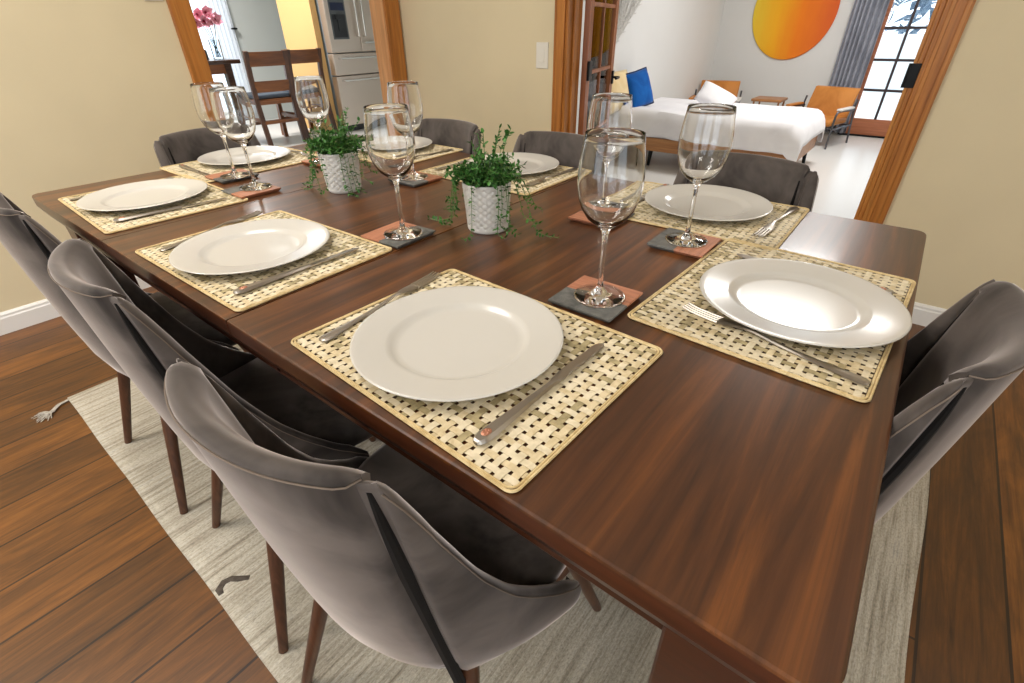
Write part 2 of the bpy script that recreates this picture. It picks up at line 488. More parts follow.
# ------------------------------------------------------------------ bedroom
BX, BY = -.41, 7.4
struct(MB().box((BX-T, WY+T, 0), (BX, BY+T, H)).build('wall_bedroom_left', M['white_wall'], smooth=False))
DW = (1.36, 2.35, 2.1)
w = MB(); w.box((BX, BY, 0), (DW[0], BY+T, H)); w.box((DW[1], BY, 0), (3.9, BY+T, H)); w.box((DW[0], BY, DW[2]), (DW[1], BY+T, H))
struct(w.build('wall_bedroom_back', M['white_wall'], smooth=False))
struct(MB().box((3.77, WY+T, 0), (3.9, BY, H)).build('wall_bedroom_right', M['white_wall'], smooth=False))

# glazed garden door at the far end of the bedroom
def glazed_door(name, w, h, cols, rows, rail_b, stile, mat, pane_mat, thick=.04, mun=.022, parent=None, rail_t=None, mun_mat=None):
    """in local x (0..w), y thickness, z"""
    rail_t = rail_t or stile
    m = MB(); t = thick/2
    m.box((0, -t, 0), (stile, t, h)); m.box((w-stile, -t, 0), (w, t, h))
    m.box((stile, -t, 0), (w-stile, t, rail_b)); m.box((stile, -t, h-rail_t), (w-stile, t, h))
    gw = (w-2*stile)/cols; gh = (h-rail_b-rail_t)/rows
    for i in range(1, cols): m.box((stile+gw*i-mun/2, -t*.7, rail_b), (stile+gw*i+mun/2, t*.7, h-rail_t), 1)
    for j in range(1, rows): m.box((stile, -t*.69, rail_b+gh*j-mun/2), (w-stile, t*.69, rail_b+gh*j+mun/2), 1)
    o = m.build(name, [mat, mun_mat or mat], parent, False)
    p = MB()
    for i in range(cols):
        for j in range(rows):
            p.box((stile+gw*i+mun/2, -.003, rail_b+gh*j+mun/2), (stile+gw*(i+1)-mun/2, .003, rail_b+gh*(j+1)-mun/2))
    p.build('glass', pane_mat, o, False)
    return o
M['dark_bar'] = plain('dark_glazing_bar', lin(52, 40, 44), .5)
M['door_red'] = wood('garden_door_wood', lin(150, 86, 54), lin(178, 110, 76), lin(190, 124, 90), 'x', .6, .45)
wd = glazed_door('window_1', .99, 2.1, 4, 6, .19, .05, M['door_red'], M['pane'], .05, .026, mun_mat=M['dark_bar'])
struct(wd); wd.location = (DW[0], BY+.06, 0)
o = MB().box((DW[0]-.06, BY-.02, 0), (DW[1]+.06, BY, .02)).build('sill', M['black_metal'], None, False); o.name = 'trim_5'; struct(o)
# outdoors behind it
struct(MB().box((-4, 7.6, -.12), (8, 14, -.02)).build('garden_paving', M['patio'], smooth=False))
struct(MB().box((-4, 11.5, -.02), (8, 11.7, 1.0)).build('garden_wall', M['ext_wall'], smooth=False))
hd = MB()
rnd = random.Random(3)
for k in range(1500):
    x = rnd.uniform(-1, 7); z = rnd.uniform(.9, 3.4); y = rnd.uniform(12.0, 12.8); r = rnd.uniform(.1, .2)
    rot = Matrix.Rotation(rnd.uniform(0, 6.3), 3, (rnd.random()-.5, rnd.random()-.5, rnd.random()+.01))
    v = [Vector((x, y, z))+rot @ Vector(q)*r for q in ((-1, 0, 0), (0, .5, .1), (1, 0, 0), (0, -.5, .1))]
    hd.add(v, [(0, 1, 2, 3)])
hd.tube([(3, 12.4, -.02), (3, 12.4, 2)], .1)
tag(hd.build('garden_hedge', M['hedge'], smooth=False, fixn=False), 'blurred grey green hedge beyond the glazed garden door', 'hedge')

# open french door between dining room and bedroom
fd = struct(glazed_door('door_1', .70, 2.03, 2, 5, .24, .075, wood('french_door_wood', lin(120, 66, 34), lin(158, 94, 54), lin(178, 116, 72), 'z', .8, .4, seed=8), M['pane'], .032, .02))
fd.location = (.425, WY+T+.03, .012); fd.rotation_euler = (0, 0, math.radians(105))
hm = MB(); hm.tube([(.66, -.02, .86), (.66, -.07, .86), (.60, -.075, .86), (.56, -.07, .86)], .008, 8); hm.box((.645, -.03, .82), (.675, -.02, .9))
hm.tube([(.66, .02, .86), (.66, .07, .86), (.60, .075, .86), (.56, .07, .86)], .008, 8); hm.box((.645, .02, .82), (.675, .03, .9))
hm.build('door_handle', M['black_metal'], fd)
hm = MB(); hm.box((.004, -.03, .89), (.07, -.0205, .99)); hm.tube([(-.006, -.028, .89), (-.006, -.028, .99)], .007, 8); hm.build('hinge', M['black_metal'], fd, False)

# sun textile on the wall
sm = MB(); sm.lathe([(0, 0), (.47, 0), (.48, -.012), (.475, -.02), (.455, -.024), (.3, -.026), (0, -.026)], 72)
for i, v in enumerate(sm.v): sm.v[i] = (v[0]*.97, v[2], v[1]*1.08)
so = sm.build('wall_hanging', M['sun_art']); so.location = (.44, BY-.001, 1.31)
tag(so, 'round yellow to orange sun textile hanging on the bedroom wall', 'wall art')

# feather wall art on the bedroom's left wall
def feather_art(loc):
    e = empty('feather_art', loc, 0, 'silvery fanned feather wall art beside the open glazed door', 'wall art')
    rn = random.Random(5)
    m = MB(); q = MB()
    for k in range(46):
        a = -.85+1.7*k/45+rn.uniform(-.04, .04)
        L = rn.uniform(.5, .85)
        p0 = Vector((.008, 0, 0)); d = Vector((0, math.sin(a), abs(math.cos(a))*1.0))
        c1 = p0+d*L*.5+Vector((.02+.02*rn.random(), 0, 0)); p1 = p0+d*L+Vector((.012, rn.uniform(-.04, .04), -.06*abs(a)))
        pts = [p0*(1-t)**2+c1*2*t*(1-t)+p1*t*t for t in [i/7 for i in range(8)]]
        m.tube(pts, [.005]*7+[.002], 5)
        for i in range(1, 8):
            for sgn in (-1, 1):
                s0 = pts[i]; s1 = s0+d*.05+Vector((.004, sgn*.035*math.cos(a), -sgn*.035*math.sin(a)))
                q.tube([s0, s1], [.0045, .0015], 4)
    m.build('quill', M['feather'], e); q.build('barb', M['feather'], e)['kind'] = 'stuff'
feather_art((BX+.002, 4.42, .97))

# bed
bed = empty('bed', (.50, 5.0, 0), 0, 'low wooden daybed with rumpled white duvet in the bedroom', 'bed')
bx0, bx1, by0, by1 = -.89, .84, -.53, .53
f = MB(); f.box((bx0, by0, .15), (bx1, by0+.035, .27)); f.box((bx0, by1-.035, .15), (bx1, by1, .27)); f.box((bx0, by0, .15), (bx0+.035, by1, .27)); f.box((bx1-.035, by0, .15), (bx1, by1, .27))
f.box((bx0+.03, by0+.03, .2), (bx1-.03, by1-.03, .23))
f.build('bed_frame', M['bed_wood'], bed, False, .006)
for sx, sy in ((-.42, -.46), (.78, -.46), (-.42, .46), (.78, .46)):
    MB().tube([(sx, sy, .155), (sx*1.02, sy*1.02, 0)], [.022, .014], 10).build('leg', M['black_metal'], bed)
mt = MB(); mt.box((bx0+.02, by0+.02, .23), (bx1-.03, by1-.02, .46)); mt.build('mattress', M['linen'], bed, True, .04, 3)
# duvet draped over: grid with hem
NX, NY = 60, 40
rn = random.Random(11)
ph = [(rn.uniform(3, 11), rn.uniform(3, 13), rn.uniform(0, 6)) for _ in range(7)]
rows = []
for i in range(NX+1):
    row = []
    for j in range(NY+1):
        u = -1+2*i/NX; v = -1+2*j/NY
        X = u*.97; Y = v*.72
        wx = max(0, abs(X)-.78); wy = max(0, abs(Y)-.47)
        x = math.copysign(min(abs(X), .78+.10*(1-math.exp(-wx/.06))), X) if wx else X
        y = math.copysign(.47+.085*(1-math.exp(-wy/.05)), Y) if wy else Y
        drop = max(0, wx-.04)+max(0, wy-.05)
        if u < 0: drop = max(0, wy-.05); x = max(X, -.87)
        z = .49-drop*.95-.03*((wx > 0)+(wy > 0))*min(1, (wx+wy)*14)
        wr = sum(math.sin(a*x*1.6+b*y*1.3+c) for a, b, c in ph)/7
        z += .016*wr+.01*math.sin(3*x)*math.cos(4*y)
        if drop > 0: y += .012*math.sin(x*26)*(1 if Y > 0 else -1)*min(1, drop*8)
        row.append((x, y, max(z, .2)))
    rows.append(row)
du = MB().grid(rows).build('duvet', M['linen'], bed)
sd = du.modifiers.new('thick', 'SOLIDIFY'); sd.thickness = .012; sd.offset = 1

def pillow(name, w, h, t, mat, parent=None, pip=None):
    m = MB(); N = 16
    for sgn in (1, -1):
        rows = []
        for i in range(N+1):
            r = []
            for j in range(N+1):
                u = -1+2*i/N; v = -1+2*j/N
                e = ((1-u**4)*(1-v**4))**.6
                pin = 1-.07*(1-abs(u*v))*(abs(u)**6+abs(v)**6)*.5
                r.append((u*w/2*pin, sgn*t/2*e, (v*.5)*h*pin))
            rows.append(r)
        m.grid(rows)
    bm_o = m.build(name, mat, parent)
    bm = bmesh.new(); bm.from_mesh(bm_o.data); bmesh.ops.remove_doubles(bm, verts=bm.verts, dist=1e-4)
    bmesh.ops.recalc_face_normals(bm, faces=bm.faces); bm.to_mesh(bm_o.data); bm.free()
    if pip:
        pts = []
        seq = [(-1+2*i/N, -1) for i in range(N)]+[(1, -1+2*i/N) for i in range(N)]+[(1-2*i/N, 1) for i in range(N)]+[(-1, 1-2*i/N) for i in range(N)]
        for u, v in seq:
            pin = 1-.07*(1-abs(u*v))*(abs(u)**6+abs(v)**6)*.5
            pts.append((u*w/2*pin, 0, v*h/2*pin))
        MB().tube(pts, .008, 6, closed=True).build('piping', pip, bm_o)
    return bm_o
cp = pillow('pillow', .46, .36, .12, M['cream_cloth']); cp.location = (-.29, 4.44, .645); cp.rotation_euler = (math.radians(-16), 0, math.radians(90))
tag(cp, 'cream pillow leaning on the wall behind the blue cushion', 'pillow')
bp = pillow('cushion', .34, .33, .11, M['blue_cloth'], None, M['blue_piping']); bp.location = (-.20, 4.70, .65); bp.rotation_euler = (math.radians(-20), math.radians(-8), math.radians(78))
tag(bp, 'bright blue piped square cushion propped on the white bed', 'cushion')
wp = pillow('pillow', .36, .22, .12, M['linen']); wp.location = (.40, 5.2, .56); wp.rotation_euler = (math.radians(-40), math.radians(24), math.radians(12))
tag(wp, 'white pillow heaped on the far side of the white bed', 'pillow')

# leather armchairs
def armchair(loc, rz, label):
    """faces -y"""
    e = empty('armchair', loc, rz, label, 'armchair', 'tan leather armchairs in the bedroom')
    b = MB()
    rows = []
    for i in range(13):
        t = i/12; yy = .20+.13*t; zz = .27+.33*t
        bul = .05*math.sin(PI*t)**.5
        rows.append([(-.26, yy, zz), (-.25, yy-bul*.6, zz+.0), (0, yy-bul, zz), (.25, yy-bul*.6, zz), (.26, yy, zz), (.25, yy+.035, zz+.01), (0, yy+.04, zz+.01), (-.25, yy+.035, zz+.01)])
    b.grid(rows, close_v=True); b.add(rows[0], [tuple(range(8))]); b.add(rows[-1], [tuple(range(8))])
    b.build('backrest', M['leather'], e, bevel=.008)
    MB().box((-.26, -.22, .235), (.26, .24, .31)).build('seat', M['leather'], e, True, .03, 3)
    for s in (-1, 1):
        x = s*.30
        a = MB()
        a.tube([(x, -.25, 0), (x, -.25, .2), (x, -.245, .36), (x, -.22, .40), (x, -.15, .405), (x, .25, .39)], .012, 8)
        a.tube([(x, .34, 0), (x, .22, .42), (x, .25, .5)], .012, 8)
        a.tube([(x, -.25, .215), (x, .27, .215)], .011, 8)
        a.build('side_frame', M['dark_metal'], e)
        MB().box((x-.028, -.2, .412), (x+.028, .16, .434)).build('armrest', M['white_paint'] if s > 0 else M['leather'], e, False, .006)
    MB().tube([(-.3, -.2, .22), (.3, -.2, .22)], .01, 8).tube([(-.3, .22, .22), (.3, .22, .22)], .01, 8).build('cross_bar', M['dark_metal'], e)
    e.scale = (.92, .92, .92)
    return e
armchair((1.13, 6.62, 0), math.radians(-14), 'tan leather armchair in front of the grey curtain')
armchair((-.08, 6.72, 0), math.radians(12), 'tan leather armchair behind the bed by the room corner')
st = empty('side_table', (.52, 6.9, 0), 0, 'small wooden side table between the two leather armchairs', 'side table')
tt = MB().box((-.17, -.17, .38), (.17, .17, .41)); tt.build('table_top', M['bed_wood'], st, False, .006)
for sx in (-1, 1):
    for sy in (-1, 1): MB().tube([(sx*.14, sy*.14, .385), (sx*.14, sy*.14, 0)], .011, 8).build('leg', M['bed_wood'], st)

# grey curtain
rows = []
NC = 90
for k in range(9):
    t = k/8; z = .03+2.32*t
    r = []
    for i in range(NC+1):
        u = i/NC
        x = 1.045+.335*u+.01*math.sin(u*7+t*2)
        y = 7.31+.035*math.sin(u*2*PI*6.5+.4*math.sin(t*3))*(.8+.2*t)
        r.append((x, y, z))
    rows.append(r)
cu = MB().grid(rows).build('curtain', M['curtain'])
s_ = cu.modifiers.new('thick', 'SOLIDIFY'); s_.thickness = .004
tag(cu, 'pleated grey curtain hanging beside the glazed garden door', 'curtain')
cr = empty('curtain_rod', (1.2, 7.31, 2.37), 0, 'dark curtain rod carrying the grey curtain', 'curtain rod')
MB().tube([(-.3, 0, 0), (1.3, 0, 0)], .012, 10).build('rod', M['black_metal'], cr)
for x in (-.25, 1.25): MB().tube([(x, 0, 0), (x, .088, 0)], .008, 8).build('bracket', M['black_metal'], cr)

# ------------------------------------------------------------------ kitchen
KX = -6.0
KW = (2.2, 3.72, .06, 2.2)
w = MB(); w.box((KX-T, -1, 0), (KX, KW[0], H)); w.box((KX-T, KW[1], 0), (KX, 5.8, H)); w.box((KX-T, KW[0], 0), (KX, KW[1], KW[2])); w.box((KX-T, KW[0], KW[3]), (KX, KW[1], H))
struct(w.build('wall_kitchen_back', M['grey_wall'], smooth=False))
struct(MB().box((KX, 5.67, 0), (WX-T, 5.8, H)).build('wall_kitchen_right', M['grey_wall'], smooth=False))
struct(MB().box((KX, -1.13, 0), (WX-T, -1, H)).build('wall_kitchen_left', M['grey_wall'], smooth=False))
struct(MB().box((-4.86, 3.80, 0), (-4.14, 3.88, H)).build('wall_kitchen_partition', M['yellow_wall'], smooth=False))
kw = glazed_door('window_2', KW[1]-KW[0], KW[3]-KW[2], 2, 1, .06, .05, M['white_paint'], M['pane'], .05, .05)
struct(kw); kw.rotation_euler = (0, 0, PI/2); kw.location = (KX-.06, KW[0], KW[2])
# sheer curtain at the right of the kitchen window
rows = []
for k in range(7):
    t = k/6; r = []
    for i in range(41):
        u = i/40
        r.append((KX+.07+.02*math.sin(u*2*PI*5), 3.44+.27*u-.02*t, .05+2.25*t))
    rows.append(r)
sc = MB().grid(rows).build('sheer_curtain', M['sheer']); s_ = sc.modifiers.new('thick', 'SOLIDIFY'); s_.thickness = .003
tag(sc, 'white sheer curtain at the edge of the bright kitchen window', 'curtain')
tb = MB(); tb.tube([(KX+.001, 3.74, 1.2), (KX+.08, 3.73, 1.2), (KX+.1, 3.68, 1.2)], .012, 8); tb.lathe([(0, 0), (.03, .002), (.034, .012), (.02, .02), (0, .022)], 16, c=(KX+.09, 3.68, 1.19))
tag(tb.build('curtain_tieback', M['black_metal']), 'small dark tieback knob on the grey kitchen wall by the sheer curtain', 'tieback')

# high kitchen table
kt = empty('high_table', (-4.58, 2.42, 0), 0, 'dark counter height kitchen table under the flower vase', 'table')
MB().box((-.55, -.85, .865), (.38, .40, .905)).build('table_top', M['table_dark'], kt, False, .006)
ap = MB(); ap.box((-.49, -.79, .77), (.32, -.77, .865)); ap.box((-.49, .28, .77), (.32, .30, .865)); ap.box((-.49, -.77, .77), (-.47, .28, .865)); ap.box((.30, -.77, .77), (.32, .28, .865))
ap.build('apron', M['stool_wood'], kt, False, .003)
for x in (-.46, .29):
    for y in (-.76, .27): MB().bar((x, y, .865), (x, y, 0), .075, .075, w2=.055, d2=.055, up=(0, 1, 0)).build('leg', M['table_dark'], kt, False)
vs = MB(); vs.lathe([(0, 0), (.048, 0), (.052, .004), (.056, .19), (.053, .19), (.049, .012), (0, .01)], 32)
vo = empty('flower_vase', (-4.42, 2.69, .905), 0, 'clear glass vase of pink flowers on the kitchen table', 'vase')
vs.build('vase', M['pane'], vo)
fl = MB(); fs = MB(); hearts = []
rn = random.Random(2)
for (dx, dy, dz) in ((-.02, -.09, .42), (.01, -.01, .44), (.0, -.05, .36), (.02, .06, .38), (-.03, -.13, .35), (0, .0, .38)):
    fs.tube([(rn.uniform(-.02, .02), rn.uniform(-.02, .03), .02), (dx*.3, dy*.3+.01, .2), (dx, dy, dz)], .004, 6)
    c0 = Vector((dx, dy, dz))
    for ring, (cnt, rr, tilt) in enumerate(((6, .085, .3), (5, .055, .9))):
        for k in range(cnt):
            a = 2*PI*k/cnt+ring*.5
            d = Vector((math.cos(tilt)*1, math.sin(a)*.9, math.cos(a)*.9)).normalized()
            sd_ = d.cross(Vector((1, 0, 0))).normalized()
            fl.add([c0, c0+d*rr*.6+sd_*rr*.45, c0+d*rr*1.15+Vector((.01, 0, 0)), c0+d*rr*.6-sd_*rr*.45], [(0, 1, 2, 3)])
    hearts.append((dx+.02, dy, dz))
fl.build('petals', M['petal'], vo, fixn=False); fs.build('stem', M['vase_stem'], vo)
for c_ in hearts: MB().lathe([(0, -.012), (.01, -.006), (.012, 0), (.008, .01), (0, .012)], 10, c=c_).build('flower_heart', M['flower_heart'], vo)
# small dark item beside the vase
cn = MB().lathe([(0, 0), (.03, 0), (.032, .01), (.03, .08), (.022, .095), (0, .097)], 20).build('canister', M['black_plastic']); cn.location = (-4.56, 2.61, .905)
tag(cn, 'small dark canister on the kitchen table left of the vase', 'canister')

def bar_stool(loc, rz, label):
    """faces local -x... back at +x"""
    e = empty('bar_stool', loc, rz, label, 'bar stool', 'ladder back stools in the kitchen')
    for s in (-1, 1):
        y = s*.215
        p = [(.30, y, 0), (.25, y, .28), (.222, y, .52), (.23, y, .75), (.27, y, .985)]
        m = MB()
        for a, b in zip(p[:-1], p[1:]): m.bar(a, b, .05, .038, up=(1, 0, 0))
        m.build('back_post', M['leg_wood'], e, False)
        MB().bar((-.2, y*.95, .49), (-.24, y, 0), .045, .04, up=(1, 0, 0)).build('front_leg', M['stool_wood'], e, False)
    for z0, z1 in ((.835, .978), (.575, .69)):
        rows = []
        for i in range(9):
            u = -1+i/4; xx = .225+.16*max(0, z0-.65)+.018*(1-u*u)
            rows.append([(xx-.01, u*.2, z0), (xx+.012, u*.2, z0), (xx+.028, u*.2, z1), (xx+.006, u*.2, z1)])
        m = MB().grid(rows, close_v=True); m.build('back_slat', M['stool_wood'], e, False)
    fr = MB(); fr.box((-.22, -.22, .445), (.24, .22, .50)); fr.build('seat_frame', M['stool_wood'], e, False, .005)
    MB().box((-.225, -.215, .50), (.212, .215, .55)).build('seat', M['blue_cushion'], e, True, .018, 3)
    for (a, b) in (((-.225, -.2, .2), (-.225, .2, .2)), ((.268, -.2, .26), (.268, .2, .26)), ((-.22, -.21, .28), (.26, -.21, .28)), ((-.22, .21, .28), (.26, .21, .28))):
        MB().bar(a, b, .022, .035).build('stretcher', M['stool_wood'], e, False)
    return e
bar_stool((-4.22, 3.03, 0), math.radians(-6), 'nearer brown ladder back stool with blue seat at the kitchen table')
bar_stool((-4.34, 3.54, 0), math.radians(2), 'ladder back stool half hidden behind the other stool in front of the yellow wall')

# refrigerator
FRX, FR0, FR1 = -4.0, 3.90, 4.82
fr = empty('refrigerator', (-4.42, 4.36, 0), 0, 'stainless steel refrigerator with water dispenser beyond the kitchen doorway', 'refrigerator')
x0 = .42
MB().box((-.36, -.455, .03), (.30, .455, 1.79)).build('body', M['stainless_side'], fr, False, .006)
dm = lambda n, y0, y1, z0, z1: MB().box((.305, y0, z0), (.42, y1, z1)).build(n, M['stainless'], fr, True, .008)
dl = dm('door', -.46, -.003, .925, 1.79); dr = dm('door', .003, .46, .925, 1.79)
d1 = dm('drawer', -.46, .46, .675, .915); d2 = dm('drawer', -.46, .46, .08, .665)
for d_, z in ((d1, .865), (d2, .615)):
    m = MB(); m.tube([(.421, -.38, z), (.465, -.38, z), (.465, .38, z), (.421, .38, z)], .013, 10); m.build('handle', M['handle_steel'], d_)
for d_, y in ((dl, -.05), (dr, .05)):
    m = MB(); m.tube([(.421, y, 1.1), (.465, y, 1.1), (.465, y, 1.7), (.421, y, 1.7)], .013, 10); m.build('handle', M['handle_steel'], d_)
hb = MB(); hb.tube([(.421, .03, 1.03), (.462, .03, 1.03), (.462, .42, 1.03), (.421, .42, 1.03)], .014, 10); hb.build('handle', M['handle_steel'], dr)
MB().box((.42, -.40, 1.07), (.423, -.17, 1.52)).build('dispenser_panel', M['dispenser'], dl, False)
MB().box((.4232, -.38, 1.37), (.4255, -.19, 1.45)).build('display', M['display'], dl, False)
MB().box((.4232, -.38, 1.09), (.4245, -.19, 1.33)).box((.4245, -.34, 1.28), (.45, -.23, 1.325)).box((.4245, -.31, 1.16), (.436, -.26, 1.28)).build('dispenser_niche', M['black_plastic'], dl, False)
MB().box((.30, -.42, 0), (.36, .42, .075)).box((-.36, -.42, 0), (-.3, .42, .03)).build('kick_plate', M['black_plastic'], fr, False)

# ------------------------------------------------------------------ rug
RG = (-.12, 2.47, -.215, 1.46)
rug = empty('rug', (0, 0, 0), 0, 'woven heather cream rug under the dining table', 'rug')
rows = []
NX, NY = 80, 50
for i in range(NX+1):
    r = []
    for j in range(NY+1):
        u = i/NX; v = j/NY
        x = RG[0]+(RG[1]-RG[0])*u+.008*math.sin(v*9)*(u > .9); y = RG[2]+.03*(1-u)*(1-v)+(RG[3]-RG[2])*v+.0012*math.sin(u*31)*(1-v)
        r.append((x, y, .010))
    rows.append(r)
ro = MB().grid(rows).build('rug_field', M['rug'], rug)
s_ = ro.modifiers.new('thick', 'SOLIDIFY'); s_.thickness = .009; s_.offset = -1
tm = MB(); rn = random.Random(9)
cx, cy = RG[0]+.01, RG[2]+.03
base = [(cx, cy, .012), (cx+.005, cy-.03, .014), (cx+.03, cy-.055, .012)]
for k in range(3):
    tm.tube([(p[0]+.003*math.sin(2.1*k+i), p[1]+.003*math.cos(2.1*k+i), p[2]+.002*(k == 1)) for i, p in enumerate(base)], .005, 6)
tm.lathe([(0, -.006), (.008, -.004), (.01, 0), (.008, .004), (0, .006)], 10, c=(cx+.032, cy-.057, .012))
for k in range(34):
    a = rn.uniform(-2.4, -.2); L = rn.uniform(.03, .055)
    s0 = Vector((cx+.034, cy-.06, .010))
    d = Vector((math.cos(a), math.sin(a), 0))
    tm.tube([s0, s0+d*L*.5+Vector((0, 0, rn.uniform(.002, .012))), s0+d*L+Vector((rn.uniform(-.008, .008), rn.uniform(-.008, .008), -.006))], .0018, 5)
tm.v = [(x, y, max(.0012, z*.42)) for x, y, z in tm.v]
tm.build('tassel', M['rug_yarn'], rug)['label'] = 'frayed grey corner tassel'
mk = MB()  # flat dark bent mark lying on the rug field
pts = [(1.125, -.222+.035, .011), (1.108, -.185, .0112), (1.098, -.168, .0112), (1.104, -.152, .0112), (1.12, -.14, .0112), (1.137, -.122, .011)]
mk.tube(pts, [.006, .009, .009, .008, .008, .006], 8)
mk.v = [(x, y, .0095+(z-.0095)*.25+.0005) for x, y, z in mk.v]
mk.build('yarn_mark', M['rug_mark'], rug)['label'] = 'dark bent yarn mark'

# ------------------------------------------------------------------ dining table
L, W = 2.2, 1.212
tab = empty('dining_table', (TX+K*L/2, TY+K*W/2, 0), 0, 'long dark brown wooden dining table set for eight', 'table')
def rounded_outline(x0, y0, x1, y1, rads, n=8):
    """rads for corners (x0,y0),(x1,y0),(x1,y1),(x0,y1)"""
    out = []
    for (cx, cy, a0, r) in ((x0, y0, PI, rads[0]), (x1, y0, 1.5*PI, rads[1]), (x1, y1, 0, rads[2]), (x0, y1, .5*PI, rads[3])):
        px = cx+(r if cx == x0 else -r); py = cy+(r if cy == y0 else -r)
        if r < 1e-5: out.append((cx, cy)); continue
        for k in range(n+1):
            a = a0+.5*PI*k/n
            out.append((px+r*math.cos(a), py+r*math.sin(a)))
    return out
def offset_poly(p, d):
    n = len(p); cx = sum(q[0] for q in p)/n; cy = sum(q[1] for q in p)/n
    out = []
    for i in range(n):
        a, b, c = Vector(p[i-1]), Vector(p[i]), Vector(p[(i+1) % n])
        e1 = (b-a).normalized() if (b-a).length > 1e-7 else Vector((0, 0)); e2 = (c-b).normalized() if (c-b).length > 1e-7 else e1
        t = (e1+e2)
        nrm = Vector((t.y, -t.x)).normalized()
        out.append((b.x-nrm.x*d, b.y-nrm.y*d))
    return out
# three sections: two ends and the middle leaf, with hairline joints
ends = [(.012, .654), (.657, 1.2755), (1.279, 2.2)]
tab.scale = (K, K, K)
ox, oy = -L/2, -W/2
for k, (a, b) in enumerate(ends):
    R = .035
    ol = rounded_outline(a+ox, oy, b+ox, W+oy, (R if k == 0 else 0, R if k == 2 else 0, R if k == 2 else 0, R if k == 0 else 0))
    ins = lambda d: [(min(max(x, (a+ox+d) if k == 0 else a+ox), (b+ox-d) if k == 2 else b+ox), min(max(y, oy+d), W+oy-d)) for x, y in ol]
    prof = [(.004, 0), (.0012, -.0012), (0, -.004), (0, -.029), (.003, -.0325), (.007, -.042), (.018, -.066), (.026, -.074)]
    rows = [[(x, y, TZ+dz) for x, y in ins(d)] for d, dz in prof]
    m = MB().grid(rows, close_v=True); n = len(ol)
    m.add(rows[0], [tuple(range(n))]); m.add(rows[-1], [tuple(range(n))])
    for q in range(len(m.f)):
        if q >= 2*n: m.m[q] = 1
    m.m[-2] = 0
    m.build('table_top', [M['table_top'], M['table_wood']], tab, True, angle=30)
ap = MB(); i = .05
ap.box((ox+i, oy+i, TZ-.135), (-ox-i, oy+i+.022, TZ-.074)); ap.box((ox+i, -oy-i-.022, TZ-.135), (-ox-i, -oy-i, TZ-.074))
ap.box((ox+i, oy+i+.022, TZ-.135), (ox+i+.022, -oy-i-.022, TZ-.074)); ap.box((-ox-i-.022, oy+i+.022, TZ-.135), (-ox-i, -oy-i-.022, TZ-.074))
ap.build('apron', M['table_wood'], tab, False, .003)
for sx in (-1, 1):
    for sy in (-1, 1):
        x = sx*(-ox-.085); y = sy*(-oy-.09)
        MB().bar((x, y, TZ-.075), (x, y, .0112), .10, .10, w2=.08, d2=.08, up=(0, 1, 0)).build('leg', M['table_wood'], tab, False, .004)
for x in (-.25, .25):
    m = MB().box((x-.02, oy+.075, TZ-.115), (x+.02, -oy-.075, TZ-.0745)); m.build('slide_rail', M['table_wood'], tab, False, .003)
MB().add([(.17, oy+.045, TZ-.12), (.205, oy+.045, TZ-.12), (.21, oy+.045, TZ-.0745), (.15, oy+.045, TZ-.0745), (.17, oy+.06, TZ-.15), (.19, oy+.06, TZ-.15), (.21, oy+.06, TZ-.0745), (.15, oy+.06, TZ-.0745)],
    [(0, 1, 2, 3), (4, 7, 6, 5), (0, 4, 5, 1), (1, 5, 6, 2), (2, 6, 7, 3), (3, 7, 4, 0)]).build('leaf_bracket', M['table_wood'], tab, False)

# ------------------------------------------------------------------ dining chairs
def lerp_tab(tabl, t):
    for (a, va), (b, vb) in zip(tabl[:-1], tabl[1:]):
        if t <= b:
            k = (t-a)/(b-a) if b > a else 0
            return va+(vb-va)*k
    return tabl[-1][1]
def smooth_tab(tabl):
    """catmull-rom resampling"""
    pts = []
    for i in range(len(tabl)-1):
        p0 = tabl[max(i-1, 0)]; p1 = tabl[i]; p2 = tabl[i+1]; p3 = tabl[min(i+2, len(tabl)-1)]
        for k in range(6):
            t = k/6
            f = lambda a, b, c, d: .5*(2*b+(c-a)*t+(2*a-5*b+4*c-d)*t*t+(3*b-a-3*c+d)*t**3)
            pts.append((p1[0]+(p2[0]-p1[0])*t, f(p0[1], p1[1], p2[1], p3[1])))
    return pts+[tabl[-1]]
ZT = .866
HC = .159
REC = .14
def shell(samples, th=.042, ends=(True, True), z_in=.45):
    """samples: list of (x, y, nx, ny, ztop, zbot, inset). Closed loft around each vertical section."""
    rows = []
    for (x, y, nx, ny, zt, zb, ins) in samples:
        sec = []
        h = th/2
        def P(off, z):
            yy = y+(ZT-z)*REC
            return (x+nx*off, yy+ny*off, z)
        # outer face bottom to top
        hh = zt-zb
        for k in range(10):
            t = k/9; z = zb+(hh-.010)*t
            under = -.03*(1-min(1, t*4))**2
            bul = .006*math.sin(PI*min(1, t*1.02))
            sec.append(P(-ins+under+bul, z))
        q = ins/.012*.5
        for d, dz in ((-.0022, -.0045), (-.007, -.0008), (-.014, 0), (-.021, -.0018), (-.029, -.0065), (-.036, -.0145)):
            sec.append(P(d*th/.042-ins*max(0, 1+d/.02), zt+dz-ins*.35))
        zi = min(z_in, zt-.035)
        for k in range(8):
            t = k/7; z = (zt-.026)+(zi-(zt-.026))*t
            sec.append(P(-th+ins*.8-.004*math.sin(PI*t), z))
        sec.append(P(-th*.8, zb+.004))
        rows.append(sec)
    m = MB().grid(rows, close_v=True)
    n = len(rows[0])
    m.add(rows[0], [tuple(range(n))]); m.add(rows[-1], [tuple(range(n))])
    return m
def plan_centre(u):
    x = (HC-.006)*u; y = -.218+.043*abs(u)**2.2
    dx = HC-.006; dy = .043*2.2*abs(u)**1.2*(1 if u > 0 else -1)
    l = math.hypot(dx, dy)
    return x, y, dy/l, -dx/l          # outward normal
